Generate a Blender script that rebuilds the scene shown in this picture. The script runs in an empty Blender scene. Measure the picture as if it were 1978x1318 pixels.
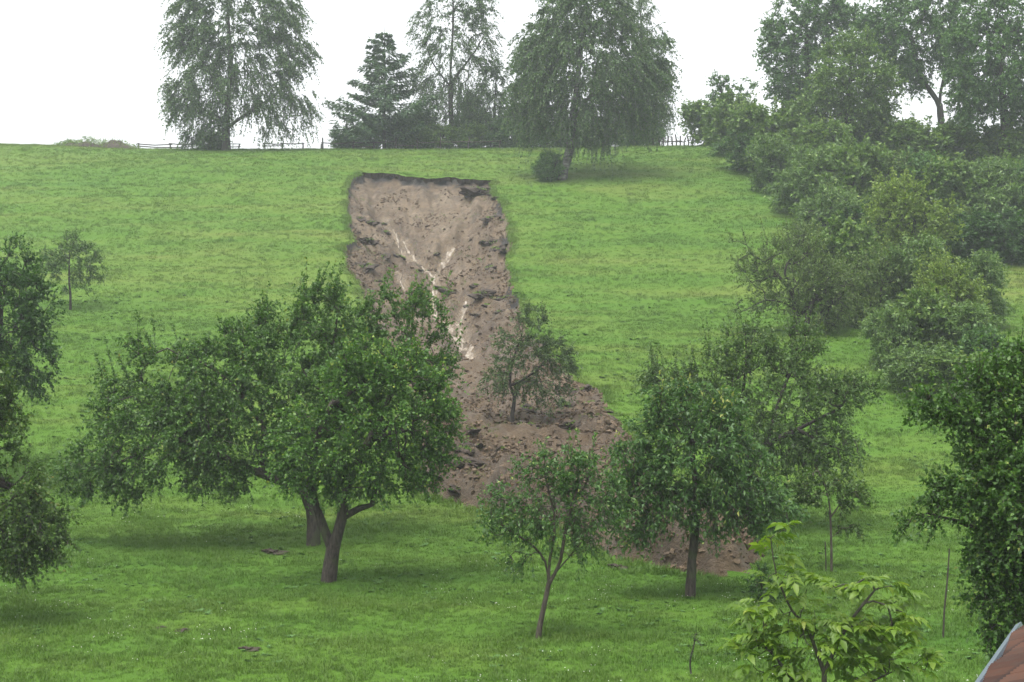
import bpy, math
import numpy as np
from mathutils import Vector

# ------------------------------------------------------------------ camera, sky, sun, exposure
sc = bpy.context.scene
COL = sc.collection
EYE = 5.4                       # camera height above the foot of the orchard
FPX = 2717.0                    # focal length in photo pixels (1978 wide)
CX, CY = 989.0, 659.0

cam_d = bpy.data.cameras.new("camera")
cam_d.sensor_width = 36.0
cam_d.lens = FPX / 1978.0 * 36.0
cam_d.clip_start = 0.1
cam_d.clip_end = 6000.0
cam = bpy.data.objects.new("camera", cam_d)
COL.objects.link(cam)
cam.location = (0, 0, EYE)
cam.rotation_euler = (math.radians(90), 0, 0)
sc.camera = cam

SUN_EL, SUN_AZ = 72.0, -140.0     # degrees; azimuth from +Y towards +X
world = bpy.data.worlds.new("World")
sc.world = world
world.use_nodes = True
wn = world.node_tree
wn.nodes.clear()
wo = wn.nodes.new("ShaderNodeOutputWorld")
wb = wn.nodes.new("ShaderNodeBackground")
ws = wn.nodes.new("ShaderNodeTexSky")
ws.sky_type = 'NISHITA'
ws.sun_disc = False
ws.sun_elevation = math.radians(SUN_EL)
ws.sun_rotation = math.radians(SUN_AZ)
ws.altitude = 500
ws.air_density = 1.0
ws.dust_density = 6.0
ws.ozone_density = 1.0
wh = wn.nodes.new("ShaderNodeHueSaturation")     # cloud layer: the same light, nearly colourless
wh.inputs['Saturation'].default_value = 0.12
wn.links.new(ws.outputs[0], wh.inputs['Color'])
wn.links.new(wh.outputs[0], wb.inputs['Color'])
wb.inputs['Strength'].default_value = 0.15
wn.links.new(wb.outputs[0], wo.inputs['Surface'])

sun_d = bpy.data.lights.new("sun", 'SUN')
sun_d.energy = 1.3
sun_d.angle = math.radians(40)
sun_d.color = (1.0, 0.97, 0.92)
sun = bpy.data.objects.new("sun", sun_d)
COL.objects.link(sun)
_e, _a = math.radians(SUN_EL), math.radians(SUN_AZ)
sun_dir = Vector((math.sin(_a) * math.cos(_e), math.cos(_a) * math.cos(_e), math.sin(_e)))
sun.rotation_euler = sun_dir.to_track_quat('Z', 'Y').to_euler()
sun.location = (0, 0, 60)

sc.view_settings.view_transform = 'Standard'
sc.view_settings.look = 'None'
sc.view_settings.exposure = 1.30
sc.view_settings.gamma = 1.0
sc.view_settings.use_curve_mapping = False
sc.render.engine = 'CYCLES'
sc.cycles.max_bounces = 6
sc.cycles.diffuse_bounces = 4
sc.cycles.glossy_bounces = 2
sc.cycles.transmission_bounces = 4
sc.cycles.transparent_max_bounces = 6
sc.cycles.volume_bounces = 1
sc.cycles.use_denoising = True
sc.cycles.use_adaptive_sampling = False

RNG = np.random.default_rng(7)

# ------------------------------------------------------------------ noise
def _hash(ix, iy, seed):
    h = (ix.astype(np.int64) * 374761393 + iy.astype(np.int64) * 668265263 + seed * 974711) & 0xFFFFFFFF
    h = ((h ^ (h >> 13)) * 1274126177) & 0xFFFFFFFF
    h = (h ^ (h >> 16)) & 0xFFFFFFFF
    return h / 4294967295.0

def vnoise(x, y, seed=0):
    x = np.asarray(x, float); y = np.asarray(y, float)
    ix = np.floor(x); iy = np.floor(y)
    fx = x - ix; fy = y - iy
    fx = fx * fx * (3 - 2 * fx); fy = fy * fy * (3 - 2 * fy)
    a = _hash(ix, iy, seed); b = _hash(ix + 1, iy, seed)
    c = _hash(ix, iy + 1, seed); d = _hash(ix + 1, iy + 1, seed)
    return (a + (b - a) * fx) * (1 - fy) + (c + (d - c) * fx) * fy

def fbm(x, y, seed=0, octv=4, gain=0.5):
    s = 0; a = 1; t = 0
    for o in range(octv):
        s = s + a * vnoise(x * 2 ** o + 17.3 * o, y * 2 ** o - 9.1 * o, seed + o)
        t += a; a *= gain
    return s / t - 0.5

def sstep(a, b, x):
    t = np.clip((np.asarray(x, float) - a) / (b - a), 0, 1)   # a > b runs downwards
    return t * t * (3 - 2 * t)

# ------------------------------------------------------------------ terrain heights
PY = np.array([-300, -60, 0, 14, 20.6, 24, 28.6, 33, 37, 40, 43, 46, 55, 66, 80, 90, 95, 100, 105, 112, 116, 120, 125, 132, 150, 200, 400, 1400.])
PZ = np.array([-6.2, -5.9, -5.5, -5.25, -5.06, -5.0, -4.86, -4.72, -4.5, -4.15, -3.55, -2.85, -0.75, 1.5, 5.3, 8.4, 10.0, 11.6, 13.05, 14.75, 15.55, 16.1, 16.4, 16.0, 12.0, 3.0, -4.0, -6.0])

def _pchip(xs, ys, x):
    h = np.diff(xs); dl = np.diff(ys) / h
    m = np.zeros_like(ys)
    for i in range(1, len(xs) - 1):
        if dl[i - 1] * dl[i] > 0:
            w1 = 2 * h[i] + h[i - 1]; w2 = h[i] + 2 * h[i - 1]
            m[i] = (w1 + w2) / (w1 / dl[i - 1] + w2 / dl[i])
    m[0] = dl[0]; m[-1] = dl[-1]
    x = np.clip(x, xs[0], xs[-1])
    k = np.clip(np.searchsorted(xs, x) - 1, 0, len(xs) - 2)
    t = (x - xs[k]) / h[k]
    return ((1 + 2 * t) * (1 - t) ** 2 * ys[k] + t * (1 - t) ** 2 * h[k] * m[k]
            + t * t * (3 - 2 * t) * ys[k + 1] + t * t * (t - 1) * h[k] * m[k + 1])

def base_h(x, y):
    x = np.asarray(x, float); y = np.asarray(y, float)
    # the foot of the slope comes forward a little on the right
    sh = np.clip(x, -60, 60)
    z = _pchip(PY, PZ, y - 0.02 * sh + 0.0)
    up = sstep(40, 100, y)
    z = z + up * (0.006 * np.clip(x, -60, 40))
    z = z + sstep(98, 114, y) * (1 - sstep(124, 134, y)) * (0.22 + 0.55 * sstep(-28, -44, x) + 0.30 * sstep(0, 20, x))
    amp = sstep(10, 30, y) * (1 - sstep(140, 220, y))
    z = z + amp * (0.30 * fbm(x / 9.0, y / 7.0, 3, 3) + 0.10 * fbm(x / 1.7, y / 1.3, 5, 2))
    # cattle steps along the contour on the steep meadow
    z = z + amp * sstep(46, 56, y) * (1 - sstep(104, 112, y)) * 0.22 * fbm(x / 11.0 + 5, y / 1.8 + 0.25 * np.sin(x / 6.0), 11, 2)
    return z

def ray(px, py):
    return np.array([(px - CX) / FPX, 1.0, (CY - py) / FPX])

def at(px, py, Y):
    d = ray(px, py)
    return np.array([d[0] * Y, Y, EYE + d[2] * Y])

H0 = lambda x, y: base_h(x, y) + EYE

_ys = np.arange(10, 128, 0.1)
def ground_at(px, py, hf=None):
    d = ray(px, py)
    hf = hf or H0
    g = hf(d[0] * _ys, _ys) - (EYE + d[2] * _ys)
    hit = np.where(g >= 0)[0]
    i = hit[0] if len(hit) else int(np.argmax(g))
    Y = _ys[i]
    return np.array([d[0] * Y, Y, float(hf(np.array([d[0] * Y]), np.array([Y]))[0])])

# ------------------------------------------------------------------ landslide outline (on the slope)
SLIDE_PX = [(699, 333), (735, 333), (770, 338), (830, 345), (862, 343), (890, 345), (950, 348), (944, 368), (957, 385), (974, 410),
            (985, 445), (986, 480), (979, 520), (992, 562), (1004, 600), (1022, 642), (1062, 692), (1105, 737), (1152, 757),
            (1168, 790), (1192, 812), (1216, 848), (1245, 890), (1290, 960), (1345, 1012), (1395, 1036), (1452, 1052), (1466, 1080),
            (1450, 1112), (1380, 1116), (1285, 1104), (1180, 1082), (1120, 1042), (1065, 1012), (1000, 994), (920, 980), (860, 968), (815, 957),
            (818, 900), (812, 820), (795, 740), (760, 680), (722, 615), (690, 545), (668, 512), (667, 476), (690, 467), (679, 440), (671, 388), (683, 346)]
SLIDE = np.array([ground_at(*p)[:2] for p in SLIDE_PX])

def slide_sd(x, y):
    """signed distance to the slide outline, positive inside"""
    x = np.asarray(x, float); y = np.asarray(y, float)
    best = np.full(x.shape, 1e9); inside = np.zeros(x.shape, bool)
    n = len(SLIDE)
    for i in range(n):
        a = SLIDE[i]; b = SLIDE[(i + 1) % n]
        ab = b - a
        t = np.clip(((x - a[0]) * ab[0] + (y - a[1]) * ab[1]) / (ab @ ab), 0, 1)
        d = np.hypot(x - a[0] - t * ab[0], y - a[1] - t * ab[1])
        best = np.minimum(best, d)
        c = ((a[1] > y) != (b[1] > y))
        with np.errstate(divide='ignore', invalid='ignore'):
            xi = (b[0] - a[0]) * (y - a[1]) / (b[1] - a[1] + 1e-12) + a[0]
        inside ^= c & (x < xi)
    sd = np.where(inside, best, -best)
    return sd + 0.75 * fbm(x / 1.5, y / 1.5, 21, 3, 0.55) + 0.10

STREAMS_PX = [  # (path of the rivulets, width in photo px at each point)
    [(778, 405, 5), (790, 425, 9), (812, 447, 8), (838, 468, 9), (848, 488, 6), (835, 505, 9), (827, 525, 16), (838, 548, 22), (862, 562, 15),
     (876, 580, 16), (888, 605, 22), (905, 628, 24), (914, 650, 13), (922, 676, 5)],
    [(872, 420, 8), (858, 440, 10), (842, 462, 9), (836, 474, 7)],
    [(745, 372, 3), (752, 392, 4), (768, 415, 4), (782, 438, 4), (800, 452, 3)],
    [(905, 530, 10), (890, 548, 11), (882, 566, 12), (893, 585, 9), (903, 600, 10)],
    [(765, 466, 3), (776, 484, 4), (788, 498, 4)],
]
STREAM_XY = [np.array([ground_at(p[0], p[1])[:2] for p in s]) for s in STREAMS_PX]

def stream_d(x, y):
    best = np.full(np.shape(x), 1e9)
    for s in STREAM_XY:
        for i in range(len(s) - 1):
            a, b = s[i], s[i + 1]; ab = b - a
            t = np.clip(((x - a[0]) * ab[0] + (y - a[1]) * ab[1]) / (ab @ ab), 0, 1)
            best = np.minimum(best, np.hypot(x - a[0] - t * ab[0], y - a[1] - t * ab[1]))
    return best

def slide_delta(x, y, sd, st):
    upper = sstep(52, 70, y)
    low = 1 - sstep(42, 52, y)
    D = np.interp(y, [28, 36, 44, 50, 60, 75, 92, 100], [-0.58, -0.55, -0.30, 0.05, 0.45, 0.75, 0.95, 1.15])
    we = 0.65 - 0.3 * upper
    rim = np.minimum(D, 0.45) * sstep(0, 0.26, sd)
    w = upper * (rim + np.maximum(D - 0.45, 0) * (1 - np.exp(-np.maximum(sd, 0) / 1.6))) + (1 - upper) * D * sstep(0.0, 1, sd / we)
    top = sstep(95, 98.5, y)
    bowl = sstep(0.2, 5.0, sd) * upper * 0.75
    z = -w - bowl
    lump = fbm(x / 1.3, y / 1.5, 31, 4, 0.55)
    ridg = 1 - np.abs(2 * vnoise(x / 0.55, y / 0.6, 37) - 1)
    fine = fbm(x / 0.35, y / 0.4, 41, 2)
    calm = 1 - 0.3 * sstep(88, 96, y)
    rill = fbm(x / 0.75 + 0.3 * np.sin(y / 3.0), y / 5.0, 39, 3, 0.6)
    z += sstep(0.2, 1.2, sd) * upper * 1.0 * rill
    side = sstep(0.2, 0.6, sd) * (1 - sstep(1.6, 3.4, sd)) * upper * (1 - sstep(93, 97, y))
    st_ = 4.0 * fbm(x / 1.5 + 7, y / 1.7, 53, 3)
    z += side * 0.30 * (np.floor(st_ * 1.5) / 1.5 * 0.7 + 0.3 * st_)
    z += sstep(0.05, 0.7, sd) * calm * (0.75 * lump * (0.65 + 0.55 * low) + (0.16 + 0.14 * low) * (ridg - 0.5) + 0.20 * fine)
    bil = np.abs(2 * vnoise(x / 0.62, y / 0.7, 43) - 1) + 0.5 * np.abs(2 * vnoise(x / 0.3, y / 0.33, 45) - 1)
    z += sstep(0.05, 0.5, sd) * (0.10 * calm + 0.22 * low) * (0.75 - bil) * (0.3 + 1.2 * vnoise(x / 1.9, y / 1.9, 47))
    # slumped steps across the scar
    ph = y / 4.6 + 0.8 * fbm(x / 4, y / 9, 51, 2) * 2
    saw = (ph - np.floor(ph))
    z += sstep(0.3, 1.2, sd) * sstep(55, 66, y) * (1 - sstep(90, 95, y)) * 0.5 * (saw ** 2 - 0.35) * (0.4 + 1.2 * vnoise(x / 2.2, y / 5, 57))
    # heaped rim of debris along the toe and the sides
    z += low * sstep(0, 0.5, sd) * (1 - sstep(0.9, 2.2, sd)) * (0.10 + 0.55 * np.maximum(0, fbm(x / 1.0, y / 1.0, 61, 3)))
    # rivulet channels
    z -= (0.28 * np.exp(-(st / 0.55) ** 2) + 0.45 * upper * np.exp(-(st / 1.7) ** 2)) * sstep(0.2, 1, sd)
    return z

def HT(x, y):
    x = np.asarray(x, float); y = np.asarray(y, float)
    z = H0(x, y)
    m = (x > SLIDE[:, 0].min() - 1.5) & (x < SLIDE[:, 0].max() + 1.5) & (y > SLIDE[:, 1].min() - 1.5) & (y < SLIDE[:, 1].max() + 1.5)
    if m.any():
        xs, ys = x[m], y[m]
        sd = slide_sd(xs, ys)
        z = z.copy()
        z[m] += np.where(sd > 0, slide_delta(xs, ys, sd, stream_d(xs, ys)), 0)
    return z

def hz(x, y):
    return float(HT(np.array([x], float), np.array([y], float))[0])

# ------------------------------------------------------------------ material helpers
def new_mat(name):
    m = bpy.data.materials.new(name)
    m.use_nodes = True
    n = m.node_tree
    n.nodes.clear()
    out = n.nodes.new("ShaderNodeOutputMaterial")
    return m, n, out

def N(nt, typ, **kw):
    nd = nt.nodes.new(typ)
    for k, v in kw.items():
        setattr(nd, k, v)
    return nd

def ramp(nt, fac, stops):
    r = nt.nodes.new("ShaderNodeValToRGB")
    e = r.color_ramp.elements
    e[0].position, e[0].color = stops[0][0], (*stops[0][1], 1)
    e[1].position, e[1].color = stops[-1][0], (*stops[-1][1], 1)
    for p, c in stops[1:-1]:
        q = e.new(p); q.color = (*c, 1)
    if fac is not None:
        nt.links.new(fac, r.inputs[0])
    return r

def mixc(nt, fac, a, b, mode='MIX'):
    m = nt.nodes.new("ShaderNodeMix")
    m.data_type = 'RGBA'; m.blend_type = mode
    for s, v in ((m.inputs[0], fac), (m.inputs[6], a), (m.inputs[7], b)):
        if hasattr(v, 'is_linked') or isinstance(v, bpy.types.NodeSocket):
            nt.links.new(v, s)
        elif isinstance(v, (int, float)):
            s.default_value = v
        else:
            s.default_value = (*v, 1)
    return m.outputs[2]

def noise(nt, scale, detail=4, rough=0.55, vec=None, dim='3D'):
    t = nt.nodes.new("ShaderNodeTexNoise")
    t.noise_dimensions = dim
    t.inputs['Scale'].default_value = scale
    t.inputs['Detail'].default_value = detail
    t.inputs['Roughness'].default_value = rough
    if vec is not None:
        nt.links.new(vec, t.inputs['Vector'])
    return t

def geo_pos(nt):
    return nt.nodes.new("ShaderNodeNewGeometry").outputs['Position']

def attr(nt, name, typ='GEOMETRY'):
    a = nt.nodes.new("ShaderNodeAttribute")
    a.attribute_name = name; a.attribute_type = typ
    return a

def bump(nt, h, strength, dist):
    b = nt.nodes.new("ShaderNodeBump")
    b.inputs['Strength'].default_value = strength
    b.inputs['Distance'].default_value = dist
    nt.links.new(h, b.inputs['Height'])
    return b.outputs[0]

def principled(nt, color, rough=0.8, spec=0.3, normal=None):
    p = nt.nodes.new("ShaderNodeBsdfPrincipled")
    if isinstance(color, bpy.types.NodeSocket):
        nt.links.new(color, p.inputs['Base Color'])
    else:
        p.inputs['Base Color'].default_value = (*color, 1)
    if isinstance(rough, bpy.types.NodeSocket):
        nt.links.new(rough, p.inputs['Roughness'])
    else:
        p.inputs['Roughness'].default_value = rough
    p.inputs['Specular IOR Level'].default_value = spec
    if normal is not None:
        nt.links.new(normal, p.inputs['Normal'])
    return p

def leaf_mat(name, stops, transl=0.32, rough=0.48, spec=0.38, gain=1.25):
    m, nt, out = new_mat(name)
    stops = [(p, (c[0] * gain * 1.14, c[1] * gain * 1.17, c[2] * gain * 0.88)) for p, c in stops]
    r = ramp(nt, attr(nt, "rnd").outputs['Fac'], stops)
    p = principled(nt, r.outputs[0], rough, spec)
    t = nt.nodes.new("ShaderNodeBsdfTranslucent")
    tc = mixc(nt, 1.0, r.outputs[0], (1.25, 1.3, 0.7), 'MULTIPLY')
    nt.links.new(tc, t.inputs['Color'])
    mx = nt.nodes.new("ShaderNodeMixShader")
    mx.inputs[0].default_value = transl
    nt.links.new(p.outputs[0], mx.inputs[1]); nt.links.new(t.outputs[0], mx.inputs[2])
    nt.links.new(mx.outputs[0], out.inputs['Surface'])
    return m

def bark_mat(name, dark, light, moss=None):
    m, nt, out = new_mat(name)
    pos = geo_pos(nt)
    mp = nt.nodes.new("ShaderNodeMapping"); mp.inputs['Scale'].default_value = (1, 1, 0.28)
    nt.links.new(pos, mp.inputs['Vector'])
    n1 = noise(nt, 26, 5, 0.65, mp.outputs[0])
    n2 = noise(nt, 3.5, 3, 0.5, pos)
    dark = tuple(v * 0.65 for v in dark); light = tuple(v * 0.65 for v in light)
    c = ramp(nt, n1.outputs['Fac'], [(0.35, dark), (0.68, light)]).outputs[0]
    if moss:
        mk = ramp(nt, n2.outputs['Fac'], [(0.50, (0, 0, 0)), (0.62, (0.75, 0.75, 0.75))])
        c = mixc(nt, mk.outputs[0], c, moss)
    p = principled(nt, c, 0.75, 0.3, bump(nt, n1.outputs['Fac'], 0.7, 0.03))
    nt.links.new(p.outputs[0], out.inputs['Surface'])
    return m

# meadow ground
def ground_color(nt, tint_sock):
    """green sward; the tint map (0 lush .. 1 dry) runs along the contours"""
    return ramp(nt, tint_sock, [(0.0, (0.042, 0.116, 0.008)), (0.35, (0.070, 0.148, 0.013)), (0.62, (0.102, 0.158, 0.022)), (1.0, (0.158, 0.148, 0.044))])

m_ground, nt, out = new_mat("meadow_sward")
_p = geo_pos(nt)
_c = ground_color(nt, attr(nt, "tint").outputs['Fac']).outputs[0]
_n = noise(nt, 5.0, 6, 0.7, _p)
_c = mixc(nt, ramp(nt, _n.outputs['Fac'], [(0.3, (0, 0, 0)), (0.75, (0.3, 0.3, 0.3))]).outputs[0], _c, (0.050, 0.100, 0.014))
_n2 = noise(nt, 22.0, 3, 0.7, _p)
_pr = principled(nt, _c, 0.8, 0.15, bump(nt, _n2.outputs['Fac'], 0.9, 0.06))
nt.links.new(_pr.outputs[0], out.inputs['Surface'])

m_grass, nt, out = new_mat("grass_blade")
_c = ground_color(nt, attr(nt, "tint", 'INSTANCER').outputs['Fac']).outputs[0]
_c = mixc(nt, ramp(nt, attr(nt, "rnd").outputs['Fac'], [(0.0, (0, 0, 0)), (1.0, (0.6, 0.6, 0.6))]).outputs[0], _c, (0.120, 0.205, 0.026))
_pr = principled(nt, _c, 0.5, 0.35)
_t = nt.nodes.new("ShaderNodeBsdfTranslucent"); nt.links.new(_c, _t.inputs['Color'])
_mx = nt.nodes.new("ShaderNodeMixShader"); _mx.inputs[0].default_value = 0.35
nt.links.new(_pr.outputs[0], _mx.inputs[1]); nt.links.new(_t.outputs[0], _mx.inputs[2])
nt.links.new(_mx.outputs[0], out.inputs['Surface'])

m_clover, nt, out = new_mat("clover_flower")
nt.links.new(principled(nt, (0.72, 0.72, 0.66), 0.7, 0.2).outputs[0], out.inputs['Surface'])
m_weed, nt, out = new_mat("weed_leaf")
nt.links.new(principled(nt, ramp(nt, attr(nt, "rnd").outputs['Fac'], [(0, (0.045, 0.115, 0.022)), (1, (0.07, 0.155, 0.03))]).outputs[0], 0.55, 0.3).outputs[0], out.inputs['Surface'])

# slide soil: colours are soil layers (topsoil, loam, clay) kept as mesh attributes
m_soil, nt, out = new_mat("slide_soil")
_p = geo_pos(nt)
_lay = attr(nt, "clay").outputs['Fac']
_c = ramp(nt, _lay, [(0.0, (0.072, 0.045, 0.022)), (0.45, (0.120, 0.080, 0.041)), (0.75, (0.158, 0.112, 0.064)), (1.0, (0.215, 0.165, 0.107))]).outputs[0]
_n = noise(nt, 2.6, 8, 0.78, _p)
_c = mixc(nt, ramp(nt, _n.outputs['Fac'], [(0.42, (0, 0, 0)), (0.66, (0.8, 0.8, 0.8))]).outputs[0], _c, (0.036, 0.025, 0.015))
_mpf = nt.nodes.new("ShaderNodeMapping"); _mpf.inputs['Scale'].default_value = (1, 0.16, 0.3)
nt.links.new(_p, _mpf.inputs['Vector'])
_nf = noise(nt, 4.5, 5, 0.7, _mpf.outputs[0])
_c = mixc(nt, ramp(nt, _nf.outputs['Fac'], [(0.50, (0, 0, 0)), (0.72, (0.55, 0.55, 0.55))]).outputs[0], _c, (0.165, 0.132, 0.096))
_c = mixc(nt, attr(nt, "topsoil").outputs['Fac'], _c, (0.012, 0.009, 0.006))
_n3 = noise(nt, 14.0, 5, 0.7, _p)
_rr = ramp(nt, attr(nt, "wet").outputs['Fac'], [(0, (0.62, 0.62, 0.62)), (1, (0.22, 0.22, 0.22))]).outputs[0]
_pr = principled(nt, _c, _rr, 0.45, bump(nt, _n3.outputs['Fac'], 1.0, 0.12))
nt.links.new(_pr.outputs[0], out.inputs['Surface'])

m_clod, nt, out = new_mat("soil_clod")
_oi = nt.nodes.new("ShaderNodeObjectInfo")
_c = ramp(nt, _oi.outputs['Random'], [(0, (0.050, 0.032, 0.016)), (0.5, (0.088, 0.057, 0.030)), (1, (0.125, 0.085, 0.048))]).outputs[0]
_n3 = noise(nt, 18.0, 4, 0.7, geo_pos(nt))
nt.links.new(principled(nt, _c, 0.6, 0.4, bump(nt, _n3.outputs['Fac'], 0.8, 0.05)).outputs[0], out.inputs['Surface'])

m_mudwater, nt, out = new_mat("muddy_water")
_p = geo_pos(nt)
_mp = nt.nodes.new("ShaderNodeMapping"); _mp.inputs['Scale'].default_value = (1, 0.45, 0.6)
nt.links.new(_p, _mp.inputs['Vector'])
_n = noise(nt, 7.0, 4, 0.6, _mp.outputs[0])
_n2 = noise(nt, 2.5, 3, 0.6, _p)
_n4 = noise(nt, 6.5, 5, 0.7, _mp.outputs[0])
_c = ramp(nt, _n4.outputs['Fac'], [(0.38, (0.11, 0.080, 0.050)), (0.52, (0.24, 0.195, 0.140)), (0.70, (0.42, 0.38, 0.32))]).outputs[0]  # pale silt stops also paint the sky's glitter into the water colour
nt.links.new(principled(nt, _c, 0.14, 0.7, bump(nt, _n.outputs['Fac'], 1.0, 0.10)).outputs[0], out.inputs['Surface'])

BARK = bark_mat("fruit_bark", (0.030, 0.024, 0.020), (0.115, 0.092, 0.078), (0.050, 0.058, 0.028))
BARK_D = bark_mat("dark_bark", (0.026, 0.021, 0.018), (0.085, 0.070, 0.060))
BARK_Y = bark_mat("young_bark", (0.060, 0.048, 0.036), (0.150, 0.125, 0.098))
BARK_W = bark_mat("walnut_bark", (0.060, 0.055, 0.040), (0.150, 0.140, 0.105))
m_birch, nt, out = new_mat("birch_bark")
_p = geo_pos(nt)
_mp = nt.nodes.new("ShaderNodeMapping"); _mp.inputs['Scale'].default_value = (1, 1, 3.0)
nt.links.new(_p, _mp.inputs['Vector'])
_n = noise(nt, 2.4, 5, 0.7, _mp.outputs[0])
_c = ramp(nt, _n.outputs['Fac'], [(0.42, (0.045, 0.040, 0.038)), (0.60, (0.19, 0.185, 0.175))]).outputs[0]
nt.links.new(principled(nt, _c, 0.7, 0.3, bump(nt, _n.outputs['Fac'], 0.4, 0.03)).outputs[0], out.inputs['Surface'])

LM = {
    'apple':  leaf_mat("apple_leaf",  [(0, (0.026, 0.062, 0.016)), (0.55, (0.046, 0.100, 0.024)), (0.85, (0.080, 0.138, 0.032)), (1, (0.165, 0.175, 0.055))]),
    'pear':   leaf_mat("pear_leaf",   [(0, (0.028, 0.070, 0.018)), (0.55, (0.050, 0.112, 0.024)), (0.85, (0.092, 0.160, 0.030)), (1, (0.190, 0.225, 0.050))]),
    'dark':   leaf_mat("dark_leaf",   [(0, (0.020, 0.055, 0.016)), (0.6, (0.036, 0.086, 0.022)), (1, (0.075, 0.130, 0.034))], gain=1.1),
    'russet': leaf_mat("russet_apple_leaf", [(0, (0.030, 0.060, 0.018)), (0.55, (0.052, 0.096, 0.026)), (0.86, (0.090, 0.128, 0.036)), (1, (0.190, 0.140, 0.056))], gain=1.3),
    'cherry': leaf_mat("cherry_leaf", [(0, (0.024, 0.062, 0.020)), (0.6, (0.044, 0.096, 0.028)), (0.88, (0.085, 0.140, 0.036)), (1, (0.230, 0.240, 0.090))], 0.35, 0.46, 0.38, gain=1.3),
    'plum':   leaf_mat("plum_leaf",   [(0, (0.034, 0.066, 0.030)), (0.6, (0.058, 0.094, 0.042)), (1, (0.108, 0.136, 0.060))], gain=1.15),
    'sparse': leaf_mat("dull_leaf",   [(0, (0.032, 0.066, 0.022)), (0.6, (0.054, 0.098, 0.032)), (1, (0.105, 0.138, 0.048))], gain=1.3),
    'birch':  leaf_mat("birch_leaf",  [(0, (0.026, 0.056, 0.024)), (0.6, (0.046, 0.082, 0.034)), (1, (0.095, 0.128, 0.052))], gain=1.5),
    'needle': leaf_mat("spruce_needle", [(0, (0.020, 0.046, 0.026)), (0.7, (0.034, 0.066, 0.034)), (1, (0.060, 0.095, 0.046))], 0.12, gain=1.6),
    'ridge':  leaf_mat("ridge_leaf",  [(0, (0.026, 0.062, 0.022)), (0.6, (0.046, 0.094, 0.032)), (1, (0.088, 0.140, 0.050))], gain=1.55),
    'hedge':  leaf_mat("hedge_leaf",  [(0, (0.032, 0.068, 0.020)), (0.6, (0.066, 0.112, 0.030)), (1, (0.135, 0.178, 0.054))], gain=1.5),
    'light':  leaf_mat("young_ash_leaf", [(0, (0.062, 0.108, 0.022)), (0.6, (0.112, 0.165, 0.034)), (1, (0.185, 0.225, 0.062))], gain=1.25),
    'olive':  leaf_mat("olive_leaf",  [(0, (0.038, 0.068, 0.022)), (0.6, (0.068, 0.106, 0.034)), (1, (0.120, 0.150, 0.054))], gain=1.4),
    'willow': leaf_mat("willow_leaf", [(0, (0.036, 0.074, 0.026)), (0.6, (0.070, 0.118, 0.038)), (1, (0.130, 0.178, 0.066))], gain=1.4),
    'walnut': leaf_mat("walnut_leaf", [(0, (0.062, 0.120, 0.020)), (0.6, (0.108, 0.178, 0.027)), (0.9, (0.162, 0.224, 0.040)), (1, (0.24, 0.24, 0.070))], 0.42, 0.45, 0.35, gain=1.0),
}

# ------------------------------------------------------------------ mesh helpers
def mesh_from(name, verts, faces, mat=None, smooth=False, attrs=None):
    """faces: (n,k) int array, or a list of tuples"""
    me = bpy.data.meshes.new(name)
    verts = np.asarray(verts, np.float32)
    if isinstance(faces, np.ndarray):
        n, k = faces.shape
        me.vertices.add(len(verts)); me.vertices.foreach_set("co", verts.ravel())
        me.loops.add(n * k); me.loops.foreach_set("vertex_index", faces.astype(np.int32).ravel())
        me.polygons.add(n)
        me.polygons.foreach_set("loop_start", np.arange(0, n * k, k, dtype=np.int32))
        me.polygons.foreach_set("loop_total", np.full(n, k, np.int32))
        me.update(calc_edges=True)
    else:
        me.from_pydata([tuple(map(float, v)) for v in verts], [], faces)
        me.update()
    if smooth:
        me.polygons.foreach_set("use_smooth", np.ones(len(me.polygons), bool))
    for an, (dom, arr) in (attrs or {}).items():
        a = me.attributes.new(an, 'FLOAT', dom)
        a.data.foreach_set("value", np.asarray(arr, np.float32).ravel())
    if mat:
        me.materials.append(mat)
    return me

def link(name, data, parent=None, loc=None):
    o = bpy.data.objects.new(name, data)
    COL.objects.link(o)
    if parent is not None:
        o.parent = parent
    if loc is not None:
        o.location = tuple(map(float, loc))
    return o

def tag(o, label=None, cat=None, group=None, kind=None):
    if label: o["label"] = label
    if cat: o["category"] = cat
    if group: o["group"] = group
    if kind: o["kind"] = kind
    return o

def unit(v, axis=-1):
    v = np.asarray(v, float)
    return v / (np.linalg.norm(v, axis=axis, keepdims=True) + 1e-9)

# ------------------------------------------------------------------ terrain meshes
def lines(fine0, fine1, step, out_pts):
    a = np.arange(fine0, fine1 + 1e-6, step)
    return np.unique(np.concatenate([a, out_pts]))

gx = lines(-12.6, 6.2, 0.12, np.concatenate([np.arange(-60, -12.6, 0.5), np.arange(6.6, 60, 0.5), np.array([-700, -400, -250, -150, -100, -75, 75, 100, 150, 250, 400, 700.])]))
gy = lines(28.5, 103.0, 0.135, np.concatenate([np.arange(8, 28.4, 0.35), np.arange(103.3, 135, 0.4), np.array([-300, -150, -60, -20, 0, 140, 150, 165, 185, 215, 260, 350, 500, 800, 1300.])]))
GX, GY = np.meshgrid(gx, gy)
vx, vy = GX.ravel(), GY.ravel()
vz = HT(vx, vy)
nx, ny = len(gx), len(gy)
idx = np.arange(nx * ny).reshape(ny, nx)
quads = np.stack([idx[:-1, :-1], idx[:-1, 1:], idx[1:, 1:], idx[1:, :-1]], -1).reshape(-1, 4)

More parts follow.
